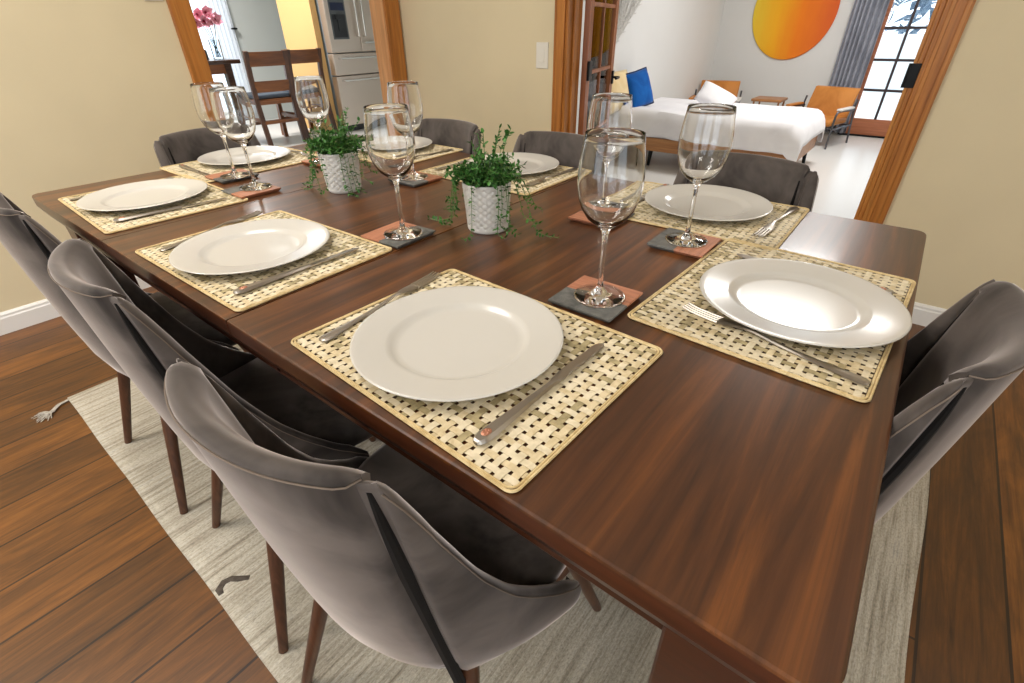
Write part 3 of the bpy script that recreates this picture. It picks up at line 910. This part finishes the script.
W0, W1, W2 = Vector((.167, -.171)), Vector((.208, -.10)), Vector((.250, .035))
def plan_wing(t, s):
    p = W0*(1-t)**2+W1*2*t*(1-t)+W2*t*t
    d = (W1-W0)*2*(1-t)+(W2-W1)*2*t; d.normalize()
    return s*p.x, p.y, s*d.y, -d.x
wing_top = smooth_tab([(0, .864), (.05, .855), (.12, .818), (.21, .752), (.36, .648), (.53, .562), (.75, .494), (.9, .458), (1, .436)])
def make_chair():
    e = empty('dining_chair', (0, 0, 0))
    N = 36; sm = []
    for i in range(N+1):
        u = -1+2*i/N
        x, y, nx, ny = plan_centre(u)
        edge = max(0, (abs(u)-.9)/.1); ins = .012*edge**2
        zt = ZT+.003*(1-u*u)-.002*edge
        sm.append((x, y, nx, ny, zt,   .335+.02*u*u, ins))
    b = shell(sm, .030).build('backrest', M['velvet'], e, angle=70)
    st = MB()
    pts = []
    for i in range(N+1):
        u = -1+2*i/N; x, y, nx, ny = plan_centre(u); z = ZT-.010+.003*(1-u*u)
        k = .0012-.012*max(0, (abs(u)-.9)/.1)**2
        pts.append((x+nx*k, y+(ZT-z)*REC+ny*k, z))
    st.tube(pts, .0010, 5); st.build('stitching', M['stitch'], b)
    for s in (-1, 1):
        sm = []; N2 = 30; pts = []
        for i in range(N2+1):
            t = i/N2
            x, y, nx, ny = plan_wing(t, s)
            edge = max(0, (.08-t)/.08); tip = max(0, (t-.9)/.1)
            zt = lerp_tab(wing_top, t)-.004*edge-.010*tip**3
            ins = .012*edge**2+.009*tip**2
            zb = .350+.035*t*t+.012*tip**2
            sm.append((x, y, nx, ny, zt, zb, ins))
            if t > .02:
                z = zt-.010; k = .0012-ins
                pts.append((x+nx*k, y+(ZT-z)*REC+ny*k, z))
        w = shell(sm, .026).build('wing', M['velvet'], e, angle=70)
        MB().tube(pts, .0009, 5).build('stitching', M['stitch'], w)
        # recessed gusset; dark tubes paint the groove's shade between back and wing
        sm = []
        for t in (0, .5, 1):
            x0, y0, nx0, ny0 = plan_centre(.985*s); x1, y1, nx1, ny1 = plan_wing(.02, s)
            sm.append((x0+(x1-x0)*t, y0+(y1-y0)*t, (nx0+nx1)/2, (ny0+ny1)/2, ZT-.009, .352, .006))
        sm.sort(key=lambda q: q[0])
        gm = shell(sm, .026); gm.build('gusset', M['velvet'], e, angle=70)
        x, y = (plan_centre(.985*s)[0]+plan_wing(.02, s)[0])/2, (plan_centre(.985*s)[1]+plan_wing(.02, s)[1])/2
        nx, ny = (nx0+nx1)/2, (ny0+ny1)/2
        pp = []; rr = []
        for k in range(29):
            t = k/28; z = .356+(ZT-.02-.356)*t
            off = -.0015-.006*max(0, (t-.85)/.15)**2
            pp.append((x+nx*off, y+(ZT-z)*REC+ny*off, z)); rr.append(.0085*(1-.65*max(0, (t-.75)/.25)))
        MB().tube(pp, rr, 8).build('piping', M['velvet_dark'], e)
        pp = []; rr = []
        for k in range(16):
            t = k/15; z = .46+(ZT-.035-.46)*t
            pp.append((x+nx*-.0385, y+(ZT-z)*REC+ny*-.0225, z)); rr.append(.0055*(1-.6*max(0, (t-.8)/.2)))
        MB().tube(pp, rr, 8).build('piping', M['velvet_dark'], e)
    # seat cushion
    ol = []
    for k in range(48):
        a = 2*PI*k/48
        ca, sa = math.cos(a), math.sin(a)
        ex = 2/4.5
        ol.append((math.copysign(abs(ca)**ex, ca)*.215,   .06+math.copysign(abs(sa)**ex, sa)*.2))
    rows = []
    for sc, z in ((.86, .412), (.94, .415), (1, .428), (1, .45), (.975, .468), (.9, .478), (.6, .484), (.2, .485)):
        rows.append([(x*sc*(1-.22*max(0, .08-y)/.2), .06+(y-.06)*sc, z) for x, y in ol])
    m = MB().grid(rows, close_v=True); m.add(rows[0], [tuple(range(48))]); m.add(rows[-1], [tuple(range(48))])
    m.build('seat', M['velvet'], e, angle=70)
    MB().box((-.15, -.05, .395), (.15, .2, .416)).build('seat_base', M['seat_base'], e, False, .01)
    for sx, sy, tx, ty in ((-.15, -.075, -.228, -.187), (.15, -.075, .228, -.187), (-.15, .18, -.213, .305), (.15, .18, .213, .305)):
        MB().tube([(sx, sy, .40), (tx, ty, FLOOR_Z)], [.0185, .0105], 14).build('leg', M['leg_wood'], e)
    return e
FLOOR_Z = 0.0
chair0 = make_chair()
G = 'taupe velvet chairs around the dining table'
CH = [   # middle of the rim chord, turn
    (1.694, -.143, 4, 'taupe velvet dining chair nearest the camera on the long near side'),
    (1.141, -.120, -7.5, 'taupe velvet dining chair in the middle of the near side'),
    (.566, -.122, -1, 'taupe velvet dining chair at the far left end of the near side'),
    (2.257, .496, 84, 'taupe velvet dining chair alone at the right short end of the table'),
    (1.775, 1.196, 180, 'dark taupe velvet dining chair in front of the bedroom doorway'),
    (1.187, 1.18, 180, 'dark taupe velvet dining chair below the light switch by the door casing'),
    (.682, 1.172, 180, 'dark taupe velvet dining chair against the wall right of the kitchen doorway'),
    (.065, .53, -90, 'dark taupe velvet dining chair at the far short end below the kitchen doorway'),
]
for k, (x, y, a, lab) in enumerate(CH):
    o = chair0 if k == 0 else copy_tree(chair0)
    a = math.radians(a)
    o.location = (x-math.sin(a)*.175, y+math.cos(a)*.175, .0102); o.rotation_euler = (0, 0, a)
    tag(o, lab, 'chair', G)

# ------------------------------------------------------------------ place settings
Z0 = TZ+.0005
def make_mat(seed, w=.466, h=.353):
    rn = random.Random(seed)
    m = MB()
    nx, ny = 31, 23
    px, py = (w-.014)/nx, (h-.014)/ny
    sw = .0094
    def strip(along, idx):
        tone = rn.choices((0, 1, 2), (5, 4, 2))[0]
        cnt = nx if along == 'x' else ny
        p = px if along == 'x' else py
        n = cnt*4
        cc = ((idx+.5)*(py if along == 'x' else px))-((h-.014) if along == 'x' else (w-.014))/2
        half = (w if along == 'x' else h)/2-.006
        top = []
        hw = sw/2*rn.uniform(.92, 1.06)
        prev = None
        for i in range(n+1):
            s = -half+2*half*i/n
            ph = (i/4-.5)
            par = 1 if (idx % 2 == 0) else -1
            if along != 'x': par = -par
            z = .0016+.0007*par*math.cos(PI*ph)
            a = (s, cc-hw, z) if along == 'x' else (cc-hw, s, z)
            b = (s, cc+hw, z) if along == 'x' else (cc+hw, s, z)
            a2 = (a[0], a[1], z+.0006); b2 = (b[0], b[1], z+.0006)
            top.append([a2, b2, b, a])
        segs = 6
        step = n//segs
        for k in range(segs):
            i0 = k*step; i1 = n if k == segs-1 else (k+1)*step
            tn = tone if rn.random() < .7 else rn.choices((0, 1, 2), (5, 4, 2))[0]
            m.grid(top[i0:i1+1], tn, close_v=True)
    for j in range(ny): strip('x', j)
    for i in range(nx): strip('y', i)
    e = empty('placemat')
    m.build('weave', [M['straw0'], M['straw1'], M['straw2']], e, False, fixn=False)
    ol = rounded_outline(-w/2, -h/2, w/2, h/2, (.012,)*4, 6)
    dense = []
    for a, b in zip(ol, ol[1:]+ol[:1]):
        d = math.hypot(b[0]-a[0], b[1]-a[1]); k = max(1, int(d/.01))
        for q in range(k): dense.append((a[0]+(b[0]-a[0])*q/k, a[1]+(b[1]-a[1])*q/k))
    bd = MB(); n = len(dense)
    bd.tube([(x, y, .0024) for x, y in dense], .0020, 6, closed=True)
    inn = [(x*(1-.007/w), y*(1-.007/h), .0028) for x, y in dense]
    bd.tube(inn, .0017, 6, closed=True)
    bd.build('border', M['straw_edge'], e)
    return e
# side, mat centre, rz (local -y points to the diner), plate centre
near = 0; far_ = PI; right = PI/2; end = -PI/2
SET = [
    ('near3', (1.671, .194), math.radians(-2.6), (1.650, .186), 'in front of the nearest chair, at the near side right'),
    ('near2', (1.037, .200), math.radians(.5), (1.028, .187), 'at the middle place of the near side'),
    ('near1', (.396, .207), math.radians(-2), (.387, .198), 'at the far left place of the near side'),
    ('right', (2.006, .643), PI/2+math.radians(-3), (2.035, .629), 'at the right short end of the table'),
    ('far3', (1.712, 1.045), PI+math.radians(0), (1.720, 1.075), 'at the far side place before the bedroom doorway'),
    ('far2', (1.030, 1.060), PI, (1.031, 1.115), 'at the middle place of the far side, behind the front plant'),
    ('far1', (.450, 1.065), PI, (.420, 1.098), 'at the far side place nearest the kitchen doorway'),
    ('end', (.160, .610), -PI/2, (.121, .633), 'at the far short end of the table'),
]
mat0 = make_mat(4)
# plate
pl = MB()
prof = [(0, .0038), (.090, .0038), (.097, .0046), (.103, .0078), (.108, .0108), (.113, .0122), (.150, .0168), (.158, .0186), (.1605, .0184), (.1615, .0172),
        (.1595, .0158), (.150, .0134), (.116, .0084), (.108, .0060), (.100, .0016), (.097, .0), (.091, .0), (.089, .0012), (0, .0015)]
pl.lathe(prof, 96)
plate0 = pl.build('dinner_plate', M['porcelain'], angle=80)
# fork: along +y, tines at +y; length .23
def make_fork():
    m = MB()
    def zc(t):      # t 0 handle end .. 1 tine tip
        return .0022+.005*math.exp(-((t-.60)/.13)**2)-.001*t+(.003*max(0, (t-.93)/.07))
    prof = [(0, .0085), (.02, .0105), (.08, .0100), (.2, .0072), (.38, .0042), (.52, .0036), (.60, .0045), (.66, .0090), (.72, .0118), (.775, .0122)]
    LN = .285
    pf = smooth_tab(prof)
    rows = []
    for t, hw in pf:
        y = -LN/2+LN*t; z = zc(t); th = .0014+.0010*math.exp(-((t-.45)/.2)**2)
        rows.append([(-hw, y, z), (-hw*.6, y, z+th), (hw*.6, y, z+th), (hw, y, z), (hw*.6, y, z-th), (-hw*.6, y, z-th)])
    rows[0] = [(x*.55, y-.003, z) for x, y, z in rows[0]]
    m.grid(rows, close_v=True); m.add(rows[0], [tuple(range(6))]); m.add(rows[-1], [tuple(range(6))])
    e = empty('fork')
    m.build('handle', M['steel'], e)
    tm = MB()
    for k in range(4):
        x = -.0098+k*.00653
        pts = []
        for q in range(9):
            t = .765+.235*q/8
            pts.append((x*(1-.06*(t-.77)), -LN/2+LN*t, zc(t)))
        tm.tube(pts, [.0024]*6+[.0021, .0017, .0009], 6)
    tm.build('tines', M['steel'], e)
    return e
def make_knife():
    LN = .275; e = empty('knife')
    m = MB()
    prof = smooth_tab([(0, .0075), (.03, .0108), (.10, .0105), (.25, .0085), (.40, .0065), (.50, .0055), (.56, .0062)])
    rows = []
    for t, hw in prof:
        y = -LN/2+LN*t; th = .0042-.002*t; z = .0045
        rows.append([(-hw, y, z), (-hw*.6, y, z+th), (hw*.6, y, z+th), (hw, y, z), (hw*.6, y, z-th), (-hw*.6, y, z-th)])
    rows.insert(0, [(x*.5, y-.003, .0045+(z-.0045)*.6) for x, y, z in rows[0]])
    m.grid(rows, close_v=True); m.add(rows[0], [tuple(range(6))]); m.add(rows[-1], [tuple(range(6))])
    h_ = m.build('handle', M['steel'], e)
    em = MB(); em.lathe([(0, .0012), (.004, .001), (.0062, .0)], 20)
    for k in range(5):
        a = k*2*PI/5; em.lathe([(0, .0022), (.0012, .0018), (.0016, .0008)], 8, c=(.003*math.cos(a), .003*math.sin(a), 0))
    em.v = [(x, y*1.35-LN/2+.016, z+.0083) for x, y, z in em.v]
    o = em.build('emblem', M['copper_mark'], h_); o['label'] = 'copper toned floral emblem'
    b = MB()
    bl = [(.52, -.0045, .0048), (.56, -.0075, .0055), (.62, -.0098, .006), (.75, -.0105, .0062), (.88, -.0100, .0062), (.94, -.0100, .0062), (.968, -.0086, .0054), (.986, -.0062, .0036), (.996, -.0034, .0014), (1.0, -.0015, .0)]
    rows = []
    for t, xa, xb in bl:
        y = -LN/2+LN*t
        rows.append([(xa, y, .0042), (xb*.6, y, .0056), (xb, y, .0052), (xb, y, .0034), (xb*.6, y, .003)])
    b.grid(rows, close_v=True); b.add(rows[0], [tuple(range(5))]); b.add(rows[-1], [tuple(range(5))])
    b.build('blade', M['steel'], e, False)
    return e
fork0 = make_fork(); knife0 = make_knife()
FK = {  # (fork handle end, fork tip), (knife handle end, knife tip)
    'near3': ((1.474, .060), (1.443, .343), (1.818, .040), (1.833, .312)),
    'near2': ((.858, .055), (.778, .338), (1.206, .055), (1.211, .330)),
    'near1': ((.215, .060), (.195, .340), (.549, .066), (.583, .340)),
    'right': ((2.160, .446), (1.888, .508), (2.160, .768), (1.890, .787)),
    'far3': ((1.913, 1.195), (1.893, .930), (1.557, 1.200), (1.545, .930)),
    'far2': ((1.216, 1.215), (1.207, .955), (.845, 1.200), (.838, .925)),
    'far1': ((.645, 1.200), (.638, .930), (.255, 1.200), (.262, .930)),
    'end': ((.045, .822), (.318, .800), (.040, .432), (.315, .426)),
}
def place_cutlery(o, a, b):
    d = Vector(b)-Vector(a); ang = math.atan2(d.y, d.x)-PI/2
    on_table(o, (a[0]+b[0])/2, (a[1]+b[1])/2, Z0+.0036); o.rotation_euler = (0, 0, ang)
for k, (key, mc, rz, pc, where) in enumerate(SET):
    o = mat0 if k == 0 else copy_tree(mat0)
    on_table(o, mc[0], mc[1], Z0); o.rotation_euler = (0, 0, rz)
    tag(o, 'woven straw placemat '+where, 'placemat', 'woven straw placemats')
    o = plate0 if k == 0 else copy_tree(plate0)
    on_table(o, pc[0], pc[1], Z0+.0036)
    tag(o, 'white porcelain dinner plate '+where, 'plate', 'white dinner plates')
    fa, fb, ka, kb = FK[key]
    o = fork0 if k == 0 else copy_tree(fork0); place_cutlery(o, fa, fb)
    tag(o, 'steel fork '+where, 'fork', 'steel forks')
    o = knife0 if k == 0 else copy_tree(knife0); place_cutlery(o, ka, kb)
    tag(o, 'steel table knife '+where, 'knife', 'steel knives')

# coasters: one half slate, one half wood
def make_coaster():
    e = empty('coaster'); s = .062; t = .010; lift = .004
    def half(y0, y1):
        m = MB(); m.add([(-s+.006, y0+(.006 if y0 < -.03 else 0), 0), (s-.006, y0+(.006 if y0 < -.03 else 0), 0), (s-.006, y1-(.006 if y1 > .03 else 0), 0), (-s+.006, y1-(.006 if y1 > .03 else 0), 0),
            (-s, y0, lift+.003), (s, y0, lift+.003), (s, y1, lift+.003), (-s, y1, lift+.003),
            (-s+.001, y0, t), (s-.001, y0, t), (s-.001, y1, t), (-s+.001, y1, t)],
            [(0, 3, 2, 1), (0, 1, 5, 4), (1, 2, 6, 5), (2, 3, 7, 6), (3, 0, 4, 7), (4, 5, 9, 8), (5, 6, 10, 9), (6, 7, 11, 10), (7, 4, 8, 11), (8, 9, 10, 11)])
        return m
    half(-s, -.0002).build('slate_half', M['slate'], e, False)
    half(.0002, s).build('wooden_half', M['coaster_wood'], e, False)
    return e
coaster0 = make_coaster()
# wine glass
gp_out = [(0, 0), (.040, 0), (.0445, .0008), (.0455, .0022), (.0445, .0035), (.030, .0062), (.014, .0105), (.0065, .0175), (.0046, .030), (.0040, .060), (.0042, .095), (.0052, .115), (.0090, .126), (.0200, .1335),
          (.0320, .1430), (.0425, .1590), (.0490, .1790), (.0515, .1980), (.0512, .2160), (.0490, .2380), (.0458, .2610), (.0446, .2715), (.0441, .2726)]
gp_in = [(.0436, .2715), (.0446, .2610), (.0478, .2380), (.0500, .2160), (.0503, .1980), (.0478, .1795), (.0412, .1605), (.0306, .1455), (.0180, .1370), (.0080, .1335), (0, .1325)]
glass0 = MB().lathe(gp_out+gp_in, 56).build('wine_glass', M['glass'], angle=80)
# (glass base, coaster centre, coaster rotation: local +y is the wooden half)
GL = [
    ((1.753, .441), (1.747, .440), 0, 'at the front centre beside the nearest plate'),
    ((1.775, .793), (1.773, .790), -90, 'before the plate at the bedroom doorway'),
    ((1.526, .856), (1.537, .836), 180, 'seen through the front centre glass'),
    ((1.229, .443), (1.214, .441), 93, 'standing alone between the two plants'),
    ((.864, .808), (.870, .808), 0, 'behind both plants toward the wall'),
    ((.553, .442), (.556, .425), -90, 'nearer of the far left pair'),
    ((.362, .473), (.335, .473), 90, 'rearmost of the far left pair'),
    ((.429, .774), (.404, .788), 180, 'behind the rear potted plant'),
]
for k, (g, c_, a, where) in enumerate(GL):
    o = coaster0 if k == 0 else copy_tree(coaster0)
    on_table(o, c_[0], c_[1], Z0); o.rotation_euler = (0, 0, math.radians(a))
    tag(o, 'slate and wood coaster under the wine glass '+where, 'coaster', 'slate and wood coasters')
    o = glass0 if k == 0 else copy_tree(glass0)
    on_table(o, g[0], g[1], Z0+.0103)
    tag(o, 'clear stemmed wine glass '+where, 'wine glass', 'clear wine glasses')

# ------------------------------------------------------------------ potted plants
def make_plant(seed, loc, label, trails):
    rn = random.Random(seed)
    e = empty('potted_plant', (0, 0, 0), 0, label, 'potted plant', 'trailing plants in white pots')
    on_table(e, *loc)
    # pot with embossed diagonal lattice
    NA, NZ = 160, 44; r0, r1, h = .0505, .058, .112
    rows = []
    for j in range(NZ+1):
        t = j/NZ; z = .004+(h-.004)*t; r = r0+(r1-r0)*t
        row = []
        for i in range(NA):
            a = 2*PI*i/NA
            g = 0
            if .06 < t < .94:
                k1 = (a*8/PI+t*7) % 1; k2 = (a*8/PI-t*7) % 1
                d1 = min(k1, 1-k1); d2 = min(k2, 1-k2)
                g = .0028*(max(0, 1-d1/.16)+max(0, 1-d2/.16)*.8)
            row.append(((r-g)*math.cos(a), (r-g)*math.sin(a), z))
        rows.append(row)
    rows.insert(0, [(.0475*math.cos(2*PI*i/NA), .0475*math.sin(2*PI*i/NA), 0) for i in range(NA)])
    for r, z in ((.0575, h+.0015), (.056, h+.002), (.0545, h), (.0535, h-.02)):
        rows.append([(r*math.cos(2*PI*i/NA), r*math.sin(2*PI*i/NA), z) for i in range(NA)])
    m = MB().grid(rows, close_v=True); m.add(rows[0], [tuple(range(NA))])
    m.build('pot', M['pot'], e, angle=60)
    sm = MB().lathe([(0, h-.012), (.03, h-.013), (.0536, h-.017), (.0536, h-.03), (0, h-.03)], 32); sm.build('soil', M['soil'], e)
    leaves = MB(); stems = MB()
    def leaf(p, d, nrm, L):
        d = d.normalized(); s = d.cross(nrm)
        if s.length < 1e-4: s = d.cross(Vector((.3, .8, .2)))
        s.normalize(); n = s.cross(d)
        w = L*.30
        v = [p, p+d*L*.35+s*w+n*L*.05, p+d*L*.75+s*w*.75+n*L*.04, p+d*L, p+d*L*.75-s*w*.75+n*L*.04, p+d*L*.35-s*w+n*L*.05, p+d*L*.5-n*L*.06]
        leaves.add(v, [(0, 1, 6), (1, 2, 6), (2, 3, 6), (3, 4, 6), (4, 5, 6), (5, 0, 6)])
    def sprig(pts, step=.0065, L0=.0120, both=True):
        pts = [Vector(p) for p in pts]
        # resample
        fine = []
        k = len(pts)
        for i in range(k-1):
            p0 = pts[max(i-1, 0)]; p1 = pts[i]; p2 = pts[i+1]; p3 = pts[min(i+2, k-1)]
            for q in range(8):
                t = q/8
                fine.append(.5*(2*p1+(p2-p0)*t+(2*p0-5*p1+4*p2-p3)*t*t+(3*p1-p0-3*p2+p3)*t**3))
        fine.append(pts[-1])
        stems.tube(fine[::2]+([fine[-1]] if (len(fine)-1) % 2 else []), .0008, 4)
        acc = 0; sgn = 1; jump = 1
        for a, b in zip(fine[:-1], fine[1:]):
            acc += (b-a).length
            if acc > step*jump:
                jump = rn.uniform(.7, 1.5)
                acc = 0; sgn = -sgn
                t = (b-a).normalized()
                for s_ in ((1, -1) if rn.random() < .55 else (sgn,)):
                    rv = Vector((rn.uniform(-1, 1), rn.uniform(-1, 1), rn.uniform(-1, 1)))
                    o = t.cross(rv)
                    if o.length < 1e-3: continue
                    o.normalize()
                    leaf(b, o*s_+t*.55+Vector((0, 0, .15)), Vector((rn.uniform(-.5, .5), rn.uniform(-.5, .5), 1)), L0*rn.uniform(.75, 1.2))
    # bushy mound
    for k in range(150):
        a = rn.uniform(0, 2*PI); r = .045*math.sqrt(rn.random())
        out = rn.uniform(.01, .06); up = rn.uniform(.02, .07)*(1.15-r/.06)
        p0 = (r*math.cos(a), r*math.sin(a), h-.016); p1 = ((r+out*.4)*math.cos(a), (r+out*.4)*math.sin(a), h+up*.8)
        p2 = ((r+out)*math.cos(a+.2), (r+out)*math.sin(a+.2), h+up)
        sprig([p0, p1, p2])
    # taller curls
    for k in range(9):
        a = rn.uniform(0, 2*PI); r = .03; up = rn.uniform(.08, .115); o = rn.uniform(.02, .07)
        sprig([(r*math.cos(a), r*math.sin(a), h-.016), ((r+o*.4)*math.cos(a), (r+o*.4)*math.sin(a), h+up*.6), ((r+o)*math.cos(a), (r+o)*math.sin(a), h+up)])
    # trailing strands: (angle degrees, outward reach, drop 0..1, curl out at end)
    for a, reach, drop, curl in trails:
        a = math.radians(a); c, s = math.cos(a), math.sin(a)
        zend = h-(h-.008)*drop
        rr = .062+reach*.3
        jit = lambda: rn.uniform(-.006, .006)
        pts = [(.035*c, .035*s, h-.014), (.052*c, .052*s, h+.022), ((.066+reach*.25)*c, (.066+reach*.25)*s, h+.008),
               ((.068+reach*.5)*c+jit(), (.068+reach*.5)*s+jit(), h-(h-zend)*.5), ((.066+reach*.7)*c+jit(), (.066+reach*.7)*s+jit(), max(zend, .008)),
               ((.066+reach*.7+curl)*c+jit(), (.066+reach*.7+curl)*s+jit(), max(zend-.01, .006))]
        sprig(pts, .006, .0105)
    leaves.v = [(x, y, max(z, .0012)) for x, y, z in leaves.v]; stems.v = [(x, y, max(z, .0008)) for x, y, z in stems.v]
    leaves.build('foliage', M['leaf'], e, smooth=True, fixn=False)['kind'] = 'stuff'
    stems.build('stems', M['stem'], e)['kind'] = 'stuff'
    return e
TR1 = [(208, .03, .85, .04), (216, .04, .95, .02), (200, .05, 1, .06), (225, .02, .55, .01), (192, .04, .7, .03), (184, .05, .5, .03), (282, .012, .95, .035), (330, .02, .95, .02), (338, .012, .8, .02), (345, .03, .7, .02), (352, .02, .9, .03), (8, .10, .95, .05), (2, .06, .6, .04), (30, .06, .5, .03), (70, .03, .4, .02), (130, .03, .5, .02), (160, .05, .5, .03)]
TR2 = [(200, .08, .9, .03), (208, .06, .95, .02), (215, .05, 1, .03), (192, .08, .8, .03), (222, .04, .8, .02), (186, .06, .6, .02), (255, .008, .9, .01), (285, .01, .8, .03), (330, .02, .9, .02), (338, .03, 1, .03), (346, .03, .8, .02), (355, .04, .9, .02), (5, .05, .6, .03), (40, .03, .5, .02), (90, .03, .5, .02), (140, .03, .5, .02), (175, .05, .6, .03)]
make_plant(21, (1.345, .615, Z0), 'trailing green plant in a white lattice pot, nearer of the two on the table', TR1)
make_plant(33, (.766, .612, Z0), 'trailing green plant in a white lattice pot, farther of the two toward the kitchen', TR2)

# ------------------------------------------------------------------ lights
world = bpy.data.worlds.new('World'); scn.world = world; world.use_nodes = True
nt = world.node_tree; bg = nt.nodes['Background']
bg.inputs[0].default_value = (.86, .93, 1, 1); bg.inputs[1].default_value = 2.2

def area(name, loc, size, power, col=(1, 1, 1), rot=(0, 0, 0), sy=None):
    l = bpy.data.lights.new(name, 'AREA'); l.energy = power; l.color = col
    l.shape = 'RECTANGLE'; l.size = size; l.size_y = sy or size
    o = bpy.data.objects.new(name, l); COL.objects.link(o); o.location = loc; o.rotation_euler = rot
    return o
def added_fill_lamp(loc, power, label, col=(1, .955, .89), r=.4):  # unseen fill lamp, added to brighten the room evenly
    e = empty('ceiling_lamp', loc, 0, label, 'ceiling lamp')
    MB().lathe([(0, 0), (r+.02, 0), (r+.02, -.03), (r, -.045), (r, -.02), (0, -.02)], 40).build('rim', M['white_paint'], e)
    l = bpy.data.lights.new('lamp', 'AREA'); l.energy = power; l.color = col; l.shape = 'DISK'; l.size = r*2
    o = bpy.data.objects.new('lamp_light', l); COL.objects.link(o); o.parent = e; o.location = (0, 0, -.05)
    return e
for x, y, where in ((-.1, -1.5, 'near the front left corner'), (2.9, -1.5, 'near the front right corner'), (3.3, 1.5, 'near the back right corner'), (.5, .05, 'above the near left of the table')):
    added_fill_lamp((x, y, H), (6 if y > 0 else 18) if x > 2 else (40 if y < 0 else 22), 'round flush ceiling lamp in the dining room '+where)
added_fill_lamp((1.6, 5.2, H), 55, 'round flush ceiling lamp in the bedroom', (1, .98, .95))
added_fill_lamp((-4.4, 2.3, H), 100, 'round flush ceiling lamp in the kitchen', (1, .98, .95))

# ------------------------------------------------------------------ camera
CAMP = (2.10720481, -0.257254236, 1.175908777)
yaw, pitch, roll, fpx = 6.71209647e-01, -5.76427593e-01, -1.33249868e-02, 483.760394
cy, sy, cp, sp = math.cos(yaw), math.sin(yaw), math.cos(pitch), math.sin(pitch)
fwd = Vector((-sy*cp, cy*cp, sp)); rgt = Vector((cy, sy, 0)); up = rgt.cross(fwd)
r2 = rgt*math.cos(roll)+up*math.sin(roll); u2 = -rgt*math.sin(roll)+up*math.cos(roll)
cam = bpy.data.cameras.new('camera'); co = bpy.data.objects.new('camera', cam); COL.objects.link(co)
mw = Matrix((( r2.x, u2.x, -fwd.x, CAMP[0]), (r2.y, u2.y, -fwd.y, CAMP[1]), (r2.z, u2.z, -fwd.z, CAMP[2]), (0, 0, 0, 1)))
co.matrix_world = mw
cam.sensor_width = 36; cam.sensor_fit = 'HORIZONTAL'; cam.lens = fpx/1024*36
cam.clip_start = .02
scn.camera = co

scn.view_settings.view_transform = 'Standard'; scn.view_settings.look = 'None'
scn.view_settings.exposure = 0.2; scn.view_settings.gamma = 1
scn.view_settings.use_curve_mapping = False
